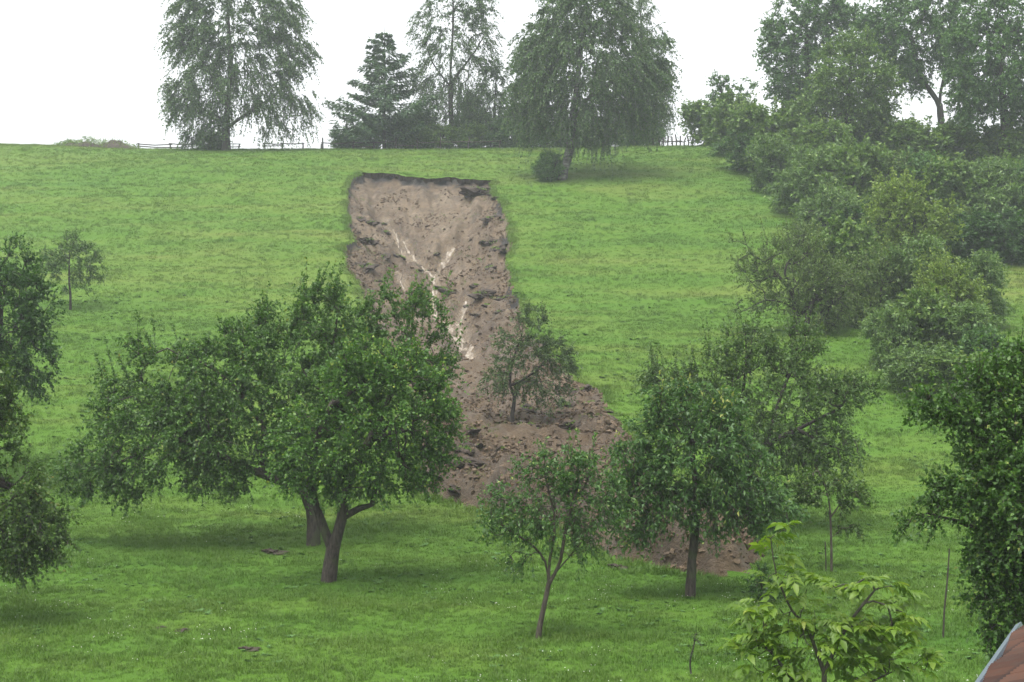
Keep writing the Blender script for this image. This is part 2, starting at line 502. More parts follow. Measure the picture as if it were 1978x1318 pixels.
def tint_map(x, y):
    t = 0.33 + 0.62 * fbm(x / 9.0, y / 2.6, 71, 4, 0.6) + 0.40 * fbm(x / 3.2 + 3, y / 0.8, 75, 3, 0.6) + 0.45 * fbm(x / 26., y / 22., 79, 2)
    t = t + 0.16 * sstep(48, 95, y) - 0.10 * (1 - sstep(25, 40, y))
    t = t + 0.14 * sstep(22, 26, x) * sstep(60, 70, y)
    return np.clip(t, 0, 1)

allsd = np.full(len(vx), -9.0)
mk = (vx > -14) & (vx < 8) & (vy > 27) & (vy < 104)
allsd[mk] = slide_sd(vx[mk], vy[mk])
fin = (allsd[quads] > 0.0).sum(1) >= 3

def sub(qs):
    u, inv = np.unique(qs, return_inverse=True)
    return u, inv.reshape(qs.shape)

u, q = sub(quads[~fin])
ground = link("ground", mesh_from("ground", np.stack([vx[u], vy[u], vz[u]], 1), q, m_ground, True, {"tint": ('POINT', tint_map(vx[u], vy[u]))}))
tag(ground, "green grazed meadow rising to a rounded hill crest", None, None, "structure")

u, q = sub(quads[fin])
sx, sy, sdd = vx[u], vy[u], allsd[u]
stt = stream_d(sx, sy)
below = H0(sx, sy) - vz[u]
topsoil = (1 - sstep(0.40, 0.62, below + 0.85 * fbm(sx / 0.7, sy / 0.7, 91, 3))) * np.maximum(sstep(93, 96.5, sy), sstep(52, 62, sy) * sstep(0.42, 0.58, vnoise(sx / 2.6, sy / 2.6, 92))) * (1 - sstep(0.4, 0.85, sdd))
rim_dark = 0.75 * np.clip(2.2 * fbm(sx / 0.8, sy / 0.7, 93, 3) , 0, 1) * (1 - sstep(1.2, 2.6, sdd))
clay = 0.30 + 0.32 * sstep(46, 70, sy) + 1.25 * fbm(sx / 1.6, sy / 2.4, 95, 5, 0.65) + 0.5 * np.exp(-(stt / 0.35) ** 2) - 0.30 * np.exp(-((stt - 0.75) / 0.35) ** 2)
clay = np.clip(clay - 0.10 * (1 - sstep(36, 46, sy)), 0, 1)
wet = np.clip(0.25 + np.exp(-(stt / 0.8) ** 2) + 0.8 * fbm(sx / 1.2, sy / 2.2, 97, 3), 0, 1)
slide = link("landslide_scar", mesh_from("landslide_scar", np.stack([sx, sy, vz[u]], 1), q, m_soil, True,
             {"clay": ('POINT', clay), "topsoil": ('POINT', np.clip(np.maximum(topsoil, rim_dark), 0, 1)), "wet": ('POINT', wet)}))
tag(slide, "bare brown landslide scar running down the middle of the meadow", None, None, "structure")

# turf lip overhanging the head scarp
m_lip, nt, out = new_mat("turf_edge_soil")
_n = noise(nt, 7, 5, 0.7, geo_pos(nt))
nt.links.new(principled(nt, ramp(nt, _n.outputs['Fac'], [(0.3, (0.008, 0.006, 0.004)), (0.7, (0.032, 0.023, 0.015))]).outputs[0], 0.9, 0.1, bump(nt, _n.outputs['Fac'], 1.0, 0.08)).outputs[0], out.inputs['Surface'])
_edge = []
for _x in np.arange(SLIDE[0, 0] - 0.3, SLIDE[6, 0] + 0.25, 0.09):
    _yy = np.arange(93.0, 103.5, 0.03)
    _in = slide_sd(np.full(len(_yy), _x), _yy) > 0
    if _in.any():
        _edge.append((_x, _yy[np.where(_in)[0][-1]]))
_edge = np.array(_edge)
_ov = 0.10 + 0.26 * np.clip(vnoise(_edge[:, 0] / 0.45, _edge[:, 0] * 0, 151) + 0.6 * (vnoise(_edge[:, 0] / 0.14, _edge[:, 0] * 0, 153) - 0.5), 0, 1)
_th = 0.16 + 0.22 * vnoise(_edge[:, 0] / 0.5, _edge[:, 0] * 0 + 9, 155) + 0.10 * vnoise(_edge[:, 0] / 0.13, _edge[:, 0] * 0 + 4, 157)
_hd = H0(_edge[:, 0], _edge[:, 1])
_V = []
for _dy, _dz in ((0.35, -0.02), (0.0, 0.03), (None, 0.0), (None, -1.0), (0.0, -1.15), (0.35, -0.6)):
    yy = _edge[:, 1] + (_dy if _dy is not None else -_ov)
    base_ = _hd + 0.28 * (yy - _edge[:, 1])
    _V.append(np.stack([_edge[:, 0], yy, base_ + (_dz if _dz > -0.5 else _dz * _th)], 1))
_m = len(_edge); _V = np.concatenate(_V)
_F = []
for r_ in range(5):
    _F += [(r_ * _m + i, r_ * _m + i + 1, (r_ + 1) * _m + i + 1, (r_ + 1) * _m + i) for i in range(_m - 1)]
_lm = mesh_from("turf_lip", _V, _F, m_ground, False, {"tint": ('POINT', np.full(len(_V), 0.4))})
_lm.materials.append(m_lip)
for p_ in _lm.polygons:
    p_.material_index = 0 if p_.index < 2 * (_m - 1) else 1
tag(link("turf_lip", _lm), "ragged dark turf lip overhanging the head of the landslide", None, None, "structure")

# rivulets of muddy water in the scar
for si, s in enumerate(STREAMS_PX):
    P = STREAM_XY[si]; wpx = np.array([p[2] for p in s], float)
    seg = np.linalg.norm(np.diff(P, axis=0), axis=1); L = np.concatenate([[0], np.cumsum(seg)])
    t = np.arange(0, L[-1], 0.14)
    X = np.interp(t, L, P[:, 0]); Y = np.interp(t, L, P[:, 1]); W = np.interp(t, L, wpx) / FPX * Y * 1.0
    X = X + 0.16 * (vnoise(t / 0.9, t * 0, 101 + si) - 0.5) * 2
    W = W * (0.45 + 1.1 * vnoise(t / 0.5, t * 0 + 3, 103 + si))
    dX = np.gradient(X); dY = np.gradient(Y); n = np.hypot(dX, dY) + 1e-6
    k = 7
    o = np.linspace(-1, 1, k)
    VX = X[:, None] - (dY / n)[:, None] * o * W[:, None] * 0.5
    VY = Y[:, None] + (dX / n)[:, None] * o * W[:, None] * 0.5
    VZ = HT(VX.ravel(), VY.ravel()).reshape(VX.shape) + 0.06 * (1 - 1.5 * o ** 2) + 0.03 * (vnoise(VX.ravel() / .2, VY.ravel() / .2, 105).reshape(VX.shape) - .5)
    ii = np.arange(len(t) * k).reshape(len(t), k)
    fq = np.stack([ii[:-1, :-1], ii[:-1, 1:], ii[1:, 1:], ii[1:, :-1]], -1).reshape(-1, 4)
    o_ = link("muddy_water", mesh_from("muddy_water", np.stack([VX, VY, VZ], -1).reshape(-1, 3), fq, m_mudwater, True))
    tag(o_, ["glistening main rivulet of muddy water winding down the slide", "short rivulet joining from the right in the upper bowl",
             "thin trickle on the left of the upper bowl", "side channel of shining mud right of the main rivulet",
             "thin trickle left of the slide's middle"][si], None, None, "structure")

# ------------------------------------------------------------------ instancing of uncountable stuff
def pts_instancer(name, pos, rot, scl, pick, protos, attrs=None):
    lib = bpy.data.collections.new(name + "_library")
    for i, p in enumerate(protos):
        o = bpy.data.objects.new("%s_kind_%02d" % (name, i), p)
        lib.objects.link(o)
    me = bpy.data.meshes.new(name)
    me.vertices.add(len(pos)); me.vertices.foreach_set("co", np.asarray(pos, np.float32).ravel())
    a = me.attributes.new("rot", 'FLOAT_VECTOR', 'POINT'); a.data.foreach_set("vector", np.asarray(rot, np.float32).ravel())
    a = me.attributes.new("scl", 'FLOAT', 'POINT'); a.data.foreach_set("value", np.asarray(scl, np.float32))
    a = me.attributes.new("pick", 'INT', 'POINT'); a.data.foreach_set("value", np.asarray(pick, np.int32))
    for an, arr in (attrs or {}).items():
        a = me.attributes.new(an, 'FLOAT', 'POINT'); a.data.foreach_set("value", np.asarray(arr, np.float32))
    ob = link(name, me)
    ng = bpy.data.node_groups.new(name + "_nodes", 'GeometryNodeTree')
    ng.interface.new_socket("Geometry", in_out='INPUT', socket_type='NodeSocketGeometry')
    ng.interface.new_socket("Geometry", in_out='OUTPUT', socket_type='NodeSocketGeometry')
    gi = ng.nodes.new("NodeGroupInput"); go = ng.nodes.new("NodeGroupOutput")
    ci = ng.nodes.new("GeometryNodeCollectionInfo")
    ci.inputs['Collection'].default_value = lib
    ci.inputs['Separate Children'].default_value = True
    ci.inputs['Reset Children'].default_value = True
    ip = ng.nodes.new("GeometryNodeInstanceOnPoints")
    ip.inputs['Pick Instance'].default_value = True
    def named(n, t):
        q = ng.nodes.new("GeometryNodeInputNamedAttribute"); q.data_type = t; q.inputs['Name'].default_value = n
        return q.outputs['Attribute']
    e2r = ng.nodes.new("FunctionNodeEulerToRotation")
    ng.links.new(named("rot", 'FLOAT_VECTOR'), e2r.inputs[0])
    ng.links.new(gi.outputs[0], ip.inputs['Points'])
    ng.links.new(ci.outputs[0], ip.inputs['Instance'])
    ng.links.new(named("pick", 'INT'), ip.inputs['Instance Index'])
    ng.links.new(e2r.outputs[0], ip.inputs['Rotation'])
    ng.links.new(named("scl", 'FLOAT'), ip.inputs['Scale'])
    ng.links.new(ip.outputs[0], go.inputs[0])
    md = ob.modifiers.new("scatter", 'NODES'); md.node_group = ng
    ob["kind"] = "stuff"
    return ob

def tuft_mesh(name, rng, n, h, spread, w, mat, lean=0.5):
    V = []; F = []; R = []
    for i in range(n):
        a = rng.uniform(0, 2 * math.pi); r = spread * math.sqrt(rng.uniform())
        b = np.array([r * math.cos(a), r * math.sin(a), -0.02])
        la = rng.uniform(0, 2 * math.pi); l = lean * rng.uniform(0.2, 1.0)
        hh = h * rng.uniform(0.55, 1.1)
        d = np.array([math.cos(la) * l, math.sin(la) * l, 1.0]); d /= np.linalg.norm(d)
        s = np.array([-math.sin(la), math.cos(la), 0]) * w * rng.uniform(0.7, 1.3)
        m = b + d * hh * 0.55
        t = b + d * hh + np.array([math.cos(la), math.sin(la), -0.35]) * hh * l * 0.45
        k = len(V)
        V += [b - s * 0.5, b + s * 0.5, m + s * 0.45, m - s * 0.45, t]
        F += [(k, k + 1, k + 2, k + 3), (k + 3, k + 2, k + 4)]
        rr = rng.uniform()
        R += [rr, rr]
    return mesh_from(name, V, F, mat, False, {"rnd": ('FACE', R)})

def clover_mesh(name, rng):
    me = tuft_mesh(name, rng, 9, 0.10, 0.09, 0.012, m_grass)
    V = [tuple(v.co) for v in me.vertices]; F = [tuple(p.vertices) for p in me.polygons]; nb = len(F)
    for i in range(2):
        c = np.array([rng.normal(0, .06), rng.normal(0, .06), 0.11]); k = len(V); r = 0.009
        V += [tuple(c + r * np.array(d)) for d in ((1, 0, 0), (0, 1, 0), (-1, 0, 0), (0, -1, 0), (0, 0, 1.2), (0, 0, -1))]
        F += [(k, k + 1, k + 4), (k + 1, k + 2, k + 4), (k + 2, k + 3, k + 4), (k + 3, k, k + 4)]
    m2 = mesh_from(name, V, F, m_grass, False, {"rnd": ('FACE', rng.uniform(size=len(F)))})
    m2.materials.append(m_clover)
    for p in m2.polygons:
        p.material_index = 0 if p.index < nb else 1
    return m2

def weed_mesh(name, rng):
    V = []; F = []; R = []
    for i in range(11):
        a = rng.uniform(0, 6.28); L = rng.uniform(0.08, 0.17); e = rng.uniform(0.2, 1.0)
        d = np.array([math.cos(a), math.sin(a), e]); d /= np.linalg.norm(d)
        s = np.array([-math.sin(a), math.cos(a), 0]) * L * 0.26
        k = len(V); b = np.array([0, 0, 0.0])
        V += [b, b + d * L * .55 + s, b + d * L + np.array([0, 0, -L * .2]), b + d * L * .55 - s]
        F += [(k, k + 1, k + 2, k + 3)]; R.append(rng.uniform())
    return mesh_from(name, V, F, m_weed, False, {"rnd": ('FACE', R)})

tufts = [tuft_mesh("grass_tuft", RNG, 16, 0.115, 0.10, 0.0085, m_grass, 0.75) for _ in range(4)]
tufts += [tuft_mesh("grass_tuft_tall", RNG, 14, 0.20, 0.08, 0.008, m_grass, 0.6), clover_mesh("clover_tuft", RNG), weed_mesh("weed", RNG)]

def scatter(y0, y1, dens, margin):
    n = int((y1 - y0) * 2 * (0.364 * y1 + margin) * dens)
    y = RNG.uniform(y0, y1, n); x = RNG.uniform(-1, 1, n) * (0.364 * y1 + margin)
    k = np.abs(x) < 0.364 * y + margin
    return x[k], y[k]

gxs, gys, gsc = [], [], []
for y0, y1, dens, s in ((17.5, 30, 150, 0.85), (30, 43, 100, 0.95), (43, 66, 50, 1.1), (66, 92, 28, 1.3), (92, 121, 20, 1.45)):
    x, y = scatter(y0, y1, dens, 3.0)
    gxs.append(x); gys.append(y); gsc.append(np.full(len(x), s))
# a fringe of longer grass hanging over the edge of the scar
bx, by = RNG.uniform(-13, 7, 90000), RNG.uniform(29, 103, 90000)
bs = slide_sd(bx, by); kk = (bs < 0.06) & (bs > -0.34)
gxs.append(bx[kk]); gys.append(by[kk]); gsc.append(np.full(kk.sum(), 1.5))
gx_, gy_, gs_ = map(np.concatenate, (gxs, gys, gsc))
sdv = np.full(len(gx_), -9.0)
mk = (gx_ > -14) & (gx_ < 8) & (gy_ > 27) & (gy_ < 104)
sdv[mk] = slide_sd(gx_[mk], gy_[mk])
clump = vnoise(gx_ / 0.8, gy_ / 0.6, 111)
keep = (sdv < 0.06) & (RNG.uniform(size=len(gx_)) < 0.55 + 0.6 * clump)
gx_, gy_, gs_, clump = gx_[keep], gy_[keep], gs_[keep], clump[keep]
n = len(gx_)
gtint = np.clip(tint_map(gx_, gy_) + RNG.normal(0, 0.06, n), 0, 1)
pick = RNG.integers(0, 4, n)
u1 = RNG.uniform(size=n)
pick[(u1 < 0.09) & (clump > 0.55) & (gy_ < 60)] = 4
pick[(u1 > 0.09) & (u1 < 0.09 + 0.016 * (vnoise(gx_ / 3, gy_ / 3, 115) > 0.5)) & (gy_ < 40)] = 5
pick[(u1 > 0.12) & (gy_ < 70) & (u1 < 0.12 + 0.045 * (vnoise(gx_ / 2, gy_ / 1.5, 117) > 0.62))] = 6
rot = np.stack([RNG.normal(0, 0.12, n), RNG.normal(0, 0.12, n), RNG.uniform(0, 6.283, n)], 1)
grass = pts_instancer("grass", np.stack([gx_, gy_, HT(gx_, gy_)], 1), rot, gs_ * RNG.uniform(0.6, 1.15, n) * (0.7 + 0.6 * clump), pick, tufts, {"tint": gtint})
tag(grass, "short green grass with clover covering the meadow", "grass", None, "stuff")

def lump_mesh(name, rng, mat, flat=0.7, sub_=2, rough=0.35):
    import bmesh
    bm = bmesh.new(); bmesh.ops.create_icosphere(bm, subdivisions=sub_, radius=1.0)
    s = int(rng.integers(1000))
    for v in bm.verts:
        c = np.array(v.co)
        f = 1 + rough * 2 * (vnoise(np.array([c[0] * 1.7 + c[2] * 1.1]), np.array([c[1] * 1.7 - c[2] * 0.9]), s)[0] - 0.5) \
              + rough * (vnoise(np.array([c[0] * 4 + c[2] * 3]), np.array([c[1] * 4 - c[2] * 2]), s + 3)[0] - 0.5)
        v.co = Vector((c[0] * f, c[1] * f, c[2] * f * flat))
    me = bpy.data.meshes.new(name); bm.to_mesh(me); bm.free()
    me.materials.append(mat)
    return me

clods = [lump_mesh("clod", RNG, m_clod, 0.6, 1, 0.9) for _ in range(5)]
cx_, cy_ = RNG.uniform(-13, 7, 150000), RNG.uniform(29, 100, 150000)
cs = slide_sd(cx_, cy_)
lowf = 1 - sstep(42, 58, cy_)
prob = 0.03 + 0.30 * (vnoise(cx_ / 1.4, cy_ / 1.8, 127) > .55) * (vnoise(cx_ / .4, cy_ / .4, 128) > .5) + 0.45 * lowf * (vnoise(cx_ / 1.2, cy_ / 1.2, 121) > 0.42) + 0.35 * (1 - sstep(0.5, 2.0, cs)) * (vnoise(cx_ / .9, cy_ / .9, 123) > .5) * (cy_ < 90) + 0.25 * (vnoise(cx_ / 1.1, cy_ / 0.7, 125) > .7) * (cy_ < 84)
kk = (cs > 0.02) & (RNG.uniform(size=len(cx_)) < prob) & (stream_d(cx_, cy_) > 0.3)
cx_, cy_, lowf = cx_[kk], cy_[kk], lowf[kk]; n = len(cx_)
cr = np.clip(RNG.lognormal(math.log(0.045), 0.45, n), 0.02, 0.11)
cl = pts_instancer("soil_clods", np.stack([cx_, cy_, HT(cx_, cy_) + cr * 0.15], 1), RNG.uniform(0, 6.28, (n, 3)) * np.array([.15, .15, 1]), cr, RNG.integers(0, 5, n), clods)
tag(cl, "loose brown soil clods strewn over the landslide", "soil", None, "stuff")
# sparse torn grass lying in the debris
tx_, ty_ = RNG.uniform(-13, 7, 30000), RNG.uniform(29, 97, 30000)
ts = slide_sd(tx_, ty_)
kk = (ts > 0.1) & (vnoise(tx_ / 0.9, ty_ / 0.6, 131) > 0.76) & (stream_d(tx_, ty_) > 0.4) & (RNG.uniform(size=30000) < 0.5)
tx_, ty_ = tx_[kk], ty_[kk]; n = len(tx_)
tg = pts_instancer("torn_grass", np.stack([tx_, ty_, HT(tx_, ty_)], 1), np.stack([RNG.normal(0, .7, n), RNG.normal(0, .7, n), RNG.uniform(0, 6.28, n)], 1),
                   RNG.uniform(.6, 1.2, n), RNG.integers(0, 5, n), tufts, {"tint": np.clip(RNG.normal(.55, .2, n), 0, 1)})
tag(tg, "torn bits of grass scattered through the slide debris", "grass", None, "stuff")

ORD = ["first", "second", "third", "fourth", "fifth", "sixth", "seventh", "eighth", "ninth", "tenth", "eleventh", "twelfth", "thirteenth", "fourteenth", "fifteenth", "sixteenth"]
# ------------------------------------------------------------------ sod clumps lying in the scar
m_sodsoil, nt, out = new_mat("sod_soil")
_n = noise(nt, 9, 5, 0.7, geo_pos(nt))
_c = ramp(nt, _n.outputs['Fac'], [(0.3, (0.020, 0.015, 0.011)), (0.7, (0.060, 0.042, 0.030))]).outputs[0]
nt.links.new(principled(nt, _c, 0.7, 0.3, bump(nt, _n.outputs['Fac'], 0.8, 0.06)).outputs[0], out.inputs['Surface'])
m_sodgrass = leaf_mat("sod_grass", [(0, (0.060, 0.125, 0.022)), (0.6, (0.100, 0.170, 0.034)), (1, (0.160, 0.200, 0.065))], 0.35, 0.5, 0.3, 1.1)

def sod_proto(rng, nbl):
    soil = lump_mesh("sod_soil", rng, m_sodsoil, 0.42, 3, 0.8)
    V = []; F = []; R = []
    for i in range(nbl):
        a = rng.uniform(0, 6.28); r = 0.92 * math.sqrt(rng.uniform())
        b = np.array([r * math.cos(a), r * math.sin(a), 0.40 * math.sqrt(max(0.02, 1 - r * r)) * 0.9])
        la = rng.uniform(0, 6.28); l = rng.uniform(.3, 1.0); hh = rng.uniform(.22, .5)
        d = unit(np.array([math.cos(la) * l + .5 * b[0], math.sin(la) * l + .5 * b[1] - .25, 1.0]))
        s = np.array([-math.sin(la), math.cos(la), 0]) * .05
        k = len(V)
        V += [b - s, b + s, b + d * hh + np.array([0, 0, -hh * l * .4])]
        F.append((k, k + 1, k + 2)); R.append(rng.uniform())
    gr = mesh_from("sod_grass", V, F, m_sodgrass, False, {"rnd": ('FACE', R)})
    return soil, gr
SOD = [sod_proto(RNG, n) for n in (420, 360, 460, 150, 110)]

def z4(x, y): return (600 + x / 3.066, 300 + y / 3.066)
def z7(x, y): return (780 + x / 2.396, 650 + y / 2.396)
UP = [(435, 252, 40, 0), (445, 318, 55, 1), (745, 393, 40, 2), (898, 377, 52, 0), (530, 457, 75, 1), (600, 440, 60, 1), (645, 515, 38, 0), (690, 455, 28, 2)]
MIDL = [(365, 328, 70, 3), (300, 420, 60, 4), (350, 455, 90, 3), (430, 478, 85, 4), (320, 600, 120, 3), (290, 320, 60, 4), (400, 640, 80, 4), (500, 432, 60, 3)]
RIGHT = [(985, 175, 165, 3), (1035, 160, 60, 4), (1060, 222, 45, 3), (1055, 264, 50, 0), (1095, 250, 42, 4), (1075, 337, 105, 3), (1135, 345, 60, 4), (1018, 440, 50, 0), (1090, 440, 110, 3), (1105, 482, 90, 4), (1165, 490, 40, 3), (1130, 542, 90, 3), (1180, 545, 45, 4), (1060, 602, 82, 3)]
BAND = [(762, 495, 45, 2), (822, 488, 58, 0), (885, 497, 50, 2), (925, 493, 48, 1), (985, 478, 70, 1), (798, 572, 92, 0), (790, 605, 85, 1), (683, 620, 62, 3), (828, 662, 60, 1), (975, 678, 45, 2), (885, 672, 40, 1)]
LOWR = [(1010, 745, 120, 3), (985, 830, 60, 4), (1050, 810, 70, 1), (1120, 760, 80, 3), (1165, 797, 75, 1), (1210, 830, 50, 4), (1130, 850, 70, 3), (1000, 915, 45, 0), (1045, 1015, 75, 3), (935, 725, 50, 4)]
CEN = [(680, 770, 60, 1), (770, 797, 60, 1), (600, 730, 45, 1)]
TOE = [(445, 600, 78, 0), (365, 297, 55, 1), (310, 542, 70, 3), (735, 345, 80, 1), (570, 385, 90, 3), (365, 350, 75, 3), (485, 455, 30, 0), (565, 470, 90, 3), (770, 490, 80, 3), (540, 550, 40, 1), (490, 665, 50, 1), (350, 610, 35, 1), (600, 480, 50, 1), (860, 330, 60, 1)]
HEAP = [(270, 690, 130, 3), (170, 715, 100, 4), (280, 640, 95, 3), (240, 755, 80, 4), (850, 245, 90, 3), (800, 240, 60, 4), (955, 400, 50, 4), (950, 350, 45, 3), (880, 440, 60, 4)]
for lst, f, lab in ((UP, z4, "small green sod clump from the top in the landslide's upper bowl"), (MIDL, z4, "dark torn sod clump from the top on the landslide's upper left side"),
                    (RIGHT, z4, "torn sod block from the top along the landslide's right edge"), (BAND, z4, "grassy sod clump from the top in the middle of the scar"),
                    (LOWR, z4, "broken sod lump from the top right of the lower rivulet"), (CEN, z4, "flat grassy sod piece from the top left of the main rivulet"),
                    (TOE, z7, "sod clump from the top in the debris around the slide's young tree"), (HEAP, z7, "heaped soil lump from the top at the edge of the debris fan")):
    for oi, (x, y, w, k) in enumerate(sorted(lst, key=lambda q: q[1])):
        px, py = f(x, y); sc_ = 3.066 if f is z4 else 2.396
        g = ground_at(px, py)
        g[2] = hz(g[0], g[1])
        r = w / sc_ / FPX * g[1] * 0.5
        e = link("sod_clump", None, None, g)
        e.rotation_euler = (RNG.normal(0.05, .15), RNG.normal(0, .15), RNG.uniform(0, 6.28)); e.scale = (r, r * .8, r * RNG.uniform(.7, 1.0))
        link("soil", SOD[k][0], e); link("grass_top", SOD[k][1], e)["kind"] = "stuff"
        tag(e, ORD[oi] + " " + lab, "sod clump", "torn sod clumps on the landslide")

# ------------------------------------------------------------------ trees
def catmull(P, step):
    P = np.asarray(P, float)
    Q = np.vstack([2 * P[0] - P[1], P, 2 * P[-1] - P[-2]])
    out = []
    for i in range(1, len(Q) - 2):
        L = np.linalg.norm(Q[i + 1] - Q[i]); n = max(1, int(round(L / step)))
        for t in np.arange(n) / n:
            a, b, c, d = Q[i - 1], Q[i], Q[i + 1], Q[i + 2]
            out.append(0.5 * (2 * b + (c - a) * t + (2 * a - 5 * b + 4 * c - d) * t * t + (3 * b - a - 3 * c + d) * t ** 3))
    out.append(P[-1])
    return np.array(out)

def skeleton(limbs, tips, rng, seg, attach=0.5, wig=0.06, trunk_w=None):
    """limbs: polylines (first is the trunk); tips are joined to the nearest suitable wood"""
    pos = []; par = []; ok = []; dirs = []
    for li, L in enumerate(limbs):
        C = catmull(L, seg)
        if li == 0:
            for i, p in enumerate(C):
                pos.append(p); par.append(i - 1); ok.append(i >= attach * (len(C) - 1))
                dirs.append(unit(C[min(i + 1, len(C) - 1)] - C[max(i - 1, 0)]))
        else:
            j = int(np.argmin(np.linalg.norm(np.array(pos) - C[0], axis=1)))
            prev = j
            for i in range(1, len(C)):
                pos.append(C[i]); par.append(prev); ok.append(True); prev = len(pos) - 1
                dirs.append(unit(C[min(i + 1, len(C) - 1)] - C[i - 1]))
    nl = len(pos)
    cap = nl + sum(int(40) for _ in tips) + 10
    A = np.zeros((cap, 3)); A[:nl] = pos
    D = np.zeros((cap, 3)); D[:nl] = dirs
    K = np.zeros(cap, bool); K[:nl] = ok
    par = list(par)
    LP = A[:nl][K[:nl]]
    dd = np.array([np.min(np.linalg.norm(LP - t, axis=1)) for t in tips]) if len(tips) else np.array([])
    n = nl; tipn = []
    for ti in np.argsort(dd):
        T = tips[ti]
        v = T - A[:n]; d = np.linalg.norm(v, axis=1) + 1e-6
        cosv = (v * D[:n]).sum(1) / d
        cost = d * (1.4 - 0.4 * cosv) + np.where(K[:n], 0, 1e6)
        j = int(np.argmin(cost)); dj = d[j]
        m = int(min(38, max(2, math.ceil(dj / seg))))
        p0 = A[j]; p1 = p0 + D[j] * dj * 0.30 + np.array([0, 0, 0.10 * dj]); p2 = p0 + (T - p0) * 0.68 + np.array([0, 0, 0.10 * dj])
        prev = j
        for i in range(1, m + 1):
            t = i / m
            q = (1 - t) ** 3 * p0 + 3 * t * (1 - t) ** 2 * p1 + 3 * t * t * (1 - t) * p2 + t ** 3 * T
            if i < m:
                q = q + rng.normal(0, wig * min(seg, dj / m), 3)
            A[n] = q; par.append(prev); K[n] = True
            D[n] = unit(q - A[prev]); prev = n; n += 1
        tipn.append(n - 1)
    return A[:n], np.array(par), D[:n], np.array(tipn, int), nl

def tube_mesh(A, par, D, r, rough=0.0, rng=None, extra=None):
    n = len(A)
    V = []; F = []
    frame = np.zeros((n, 3)); ring = {}
    main = np.full(n, -1)
    for i in range(n):
        p = par[i]
        if p >= 0 and (main[p] < 0 or r[i] > r[main[p]]):
            main[p] = i
    ref0 = np.array([1.0, 0.13, 0.0])
    def mk(c, d, u, rad, k):
        u = u - d * (u @ d); u = u / (np.linalg.norm(u) + 1e-9); w = np.cross(d, u)
        a = np.arange(k) * (2 * math.pi / k)
        rr = np.full(k, rad)
        if rough and rad > 0.05:
            rr = rr * (1 + rough * rng.normal(0, 1, k))
        b = len(V)
        V.extend(c + (np.cos(a) * rr)[:, None] * u + (np.sin(a) * rr)[:, None] * w)
        return b, u
    for i in range(n):
        p = par[i]
        d = D[i]
        if main[i] >= 0:
            d = unit(d + unit(A[main[i]] - A[i]))
        if p < 0:
            k = 10 if r[i] > 0.06 else (6 if r[i] > .02 else 4)
            b, u = mk(A[i], D[i], ref0, r[i], k); frame[i] = u; ring[i] = (b, k)
            continue
        if i == main[p]:
            b0, k = ring[p]; fu = frame[p]
        else:
            k = 10 if r[i] > 0.06 else (6 if r[i] > .02 else 4)
            fu = frame[p]
            if abs(fu @ D[i]) > 0.95: fu = np.array([0.1, 0.3, 1.0])
            b0, fu = mk(A[p], D[i], fu, min(r[p] * 0.9, r[i] * 1.25), k)
        if abs(fu @ d) > 0.97: fu = np.array([0.2, 1.0, 0.1])
        b1, u = mk(A[i], d, fu, r[i], k)
        frame[i] = u; ring[i] = (b1, k)
        for a in range(k):
            F.append((b0 + a, b0 + (a + 1) % k, b1 + (a + 1) % k, b1 + a))
    V = np.array(V); F = np.array(F)
    if extra is not None:
        V2, F2 = extra
        F = np.vstack([F, F2 + len(V)]); V = np.vstack([V, V2])
    return V, F

def leaves(C, L, Nn, length, width, rng, fold=0.18):
    """C base points, L unit axis, Nn rough normal -> folded diamond leaves"""
    W = unit(np.cross(L, Nn)); Nn = np.cross(W, L)
    ln = (length * rng.uniform(0.65, 1.2, len(C)))[:, None]; wd = ln * (width / length) * 0.5
    mid = C + L * ln * 0.45
    v = np.stack([C, mid + W * wd + Nn * ln * fold, C + L * ln - Nn * ln * 0.12, mid - W * wd + Nn * ln * fold], 1)
    return v.reshape(-1, 3)

def foliage(org, out_dir, rng, ntw, tlen, nlf, droop, lsize, lwid, spread, up, lean_up=0.6, hang=0.0):
    """twigs from every origin with leaves along them; returns leaf verts, rnd, twig polylines"""
    n = len(org)
    O = np.repeat(org, ntw, 0); Dd = np.repeat(out_dir, ntw, 0)
    m = len(O)
    d = unit(Dd + rng.normal(0, spread, (m, 3)) + np.array([0, 0, up]))
    tl = tlen * rng.uniform(0.4, 1.25, m)
    dr = droop * rng.uniform(0.6, 1.4, m)
    s = rng.uniform(0.08, 1.0, (m, nlf)) ** 0.85
    P = O[:, None] + d[:, None] * (tl[:, None] * s)[..., None]
    P[..., 2] -= (dr * tl)[:, None] * s ** 2
    T = d[:, None] - np.array([0, 0, 1.0]) * (2 * dr[:, None] * s)[..., None]
    T = unit(T)
    P = P.reshape(-1, 3); T = T.reshape(-1, 3)
    k = len(P)
    L = unit(T * 0.55 + rng.normal(0, 0.65, (k, 3)) - np.array([0, 0, hang]))
    Nn = unit(rng.normal(0, 0.75, (k, 3)) + np.array([0, 0, lean_up]))
    V = leaves(P, L, Nn, lsize, lwid, rng)
    sr = s.reshape(-1)
    rnd = np.clip(rng.beta(2.0, 2.6, k) * 0.85 + 0.22 * sr ** 4 + rng.normal(0, .06, k), 0, 1)
    pm = O + d * (tl * .5)[:, None]; pm[:, 2] -= dr * tl * .25
    pe = O + d * tl[:, None]; pe[:, 2] -= dr * tl
    return V, rnd, (O, pm, pe)

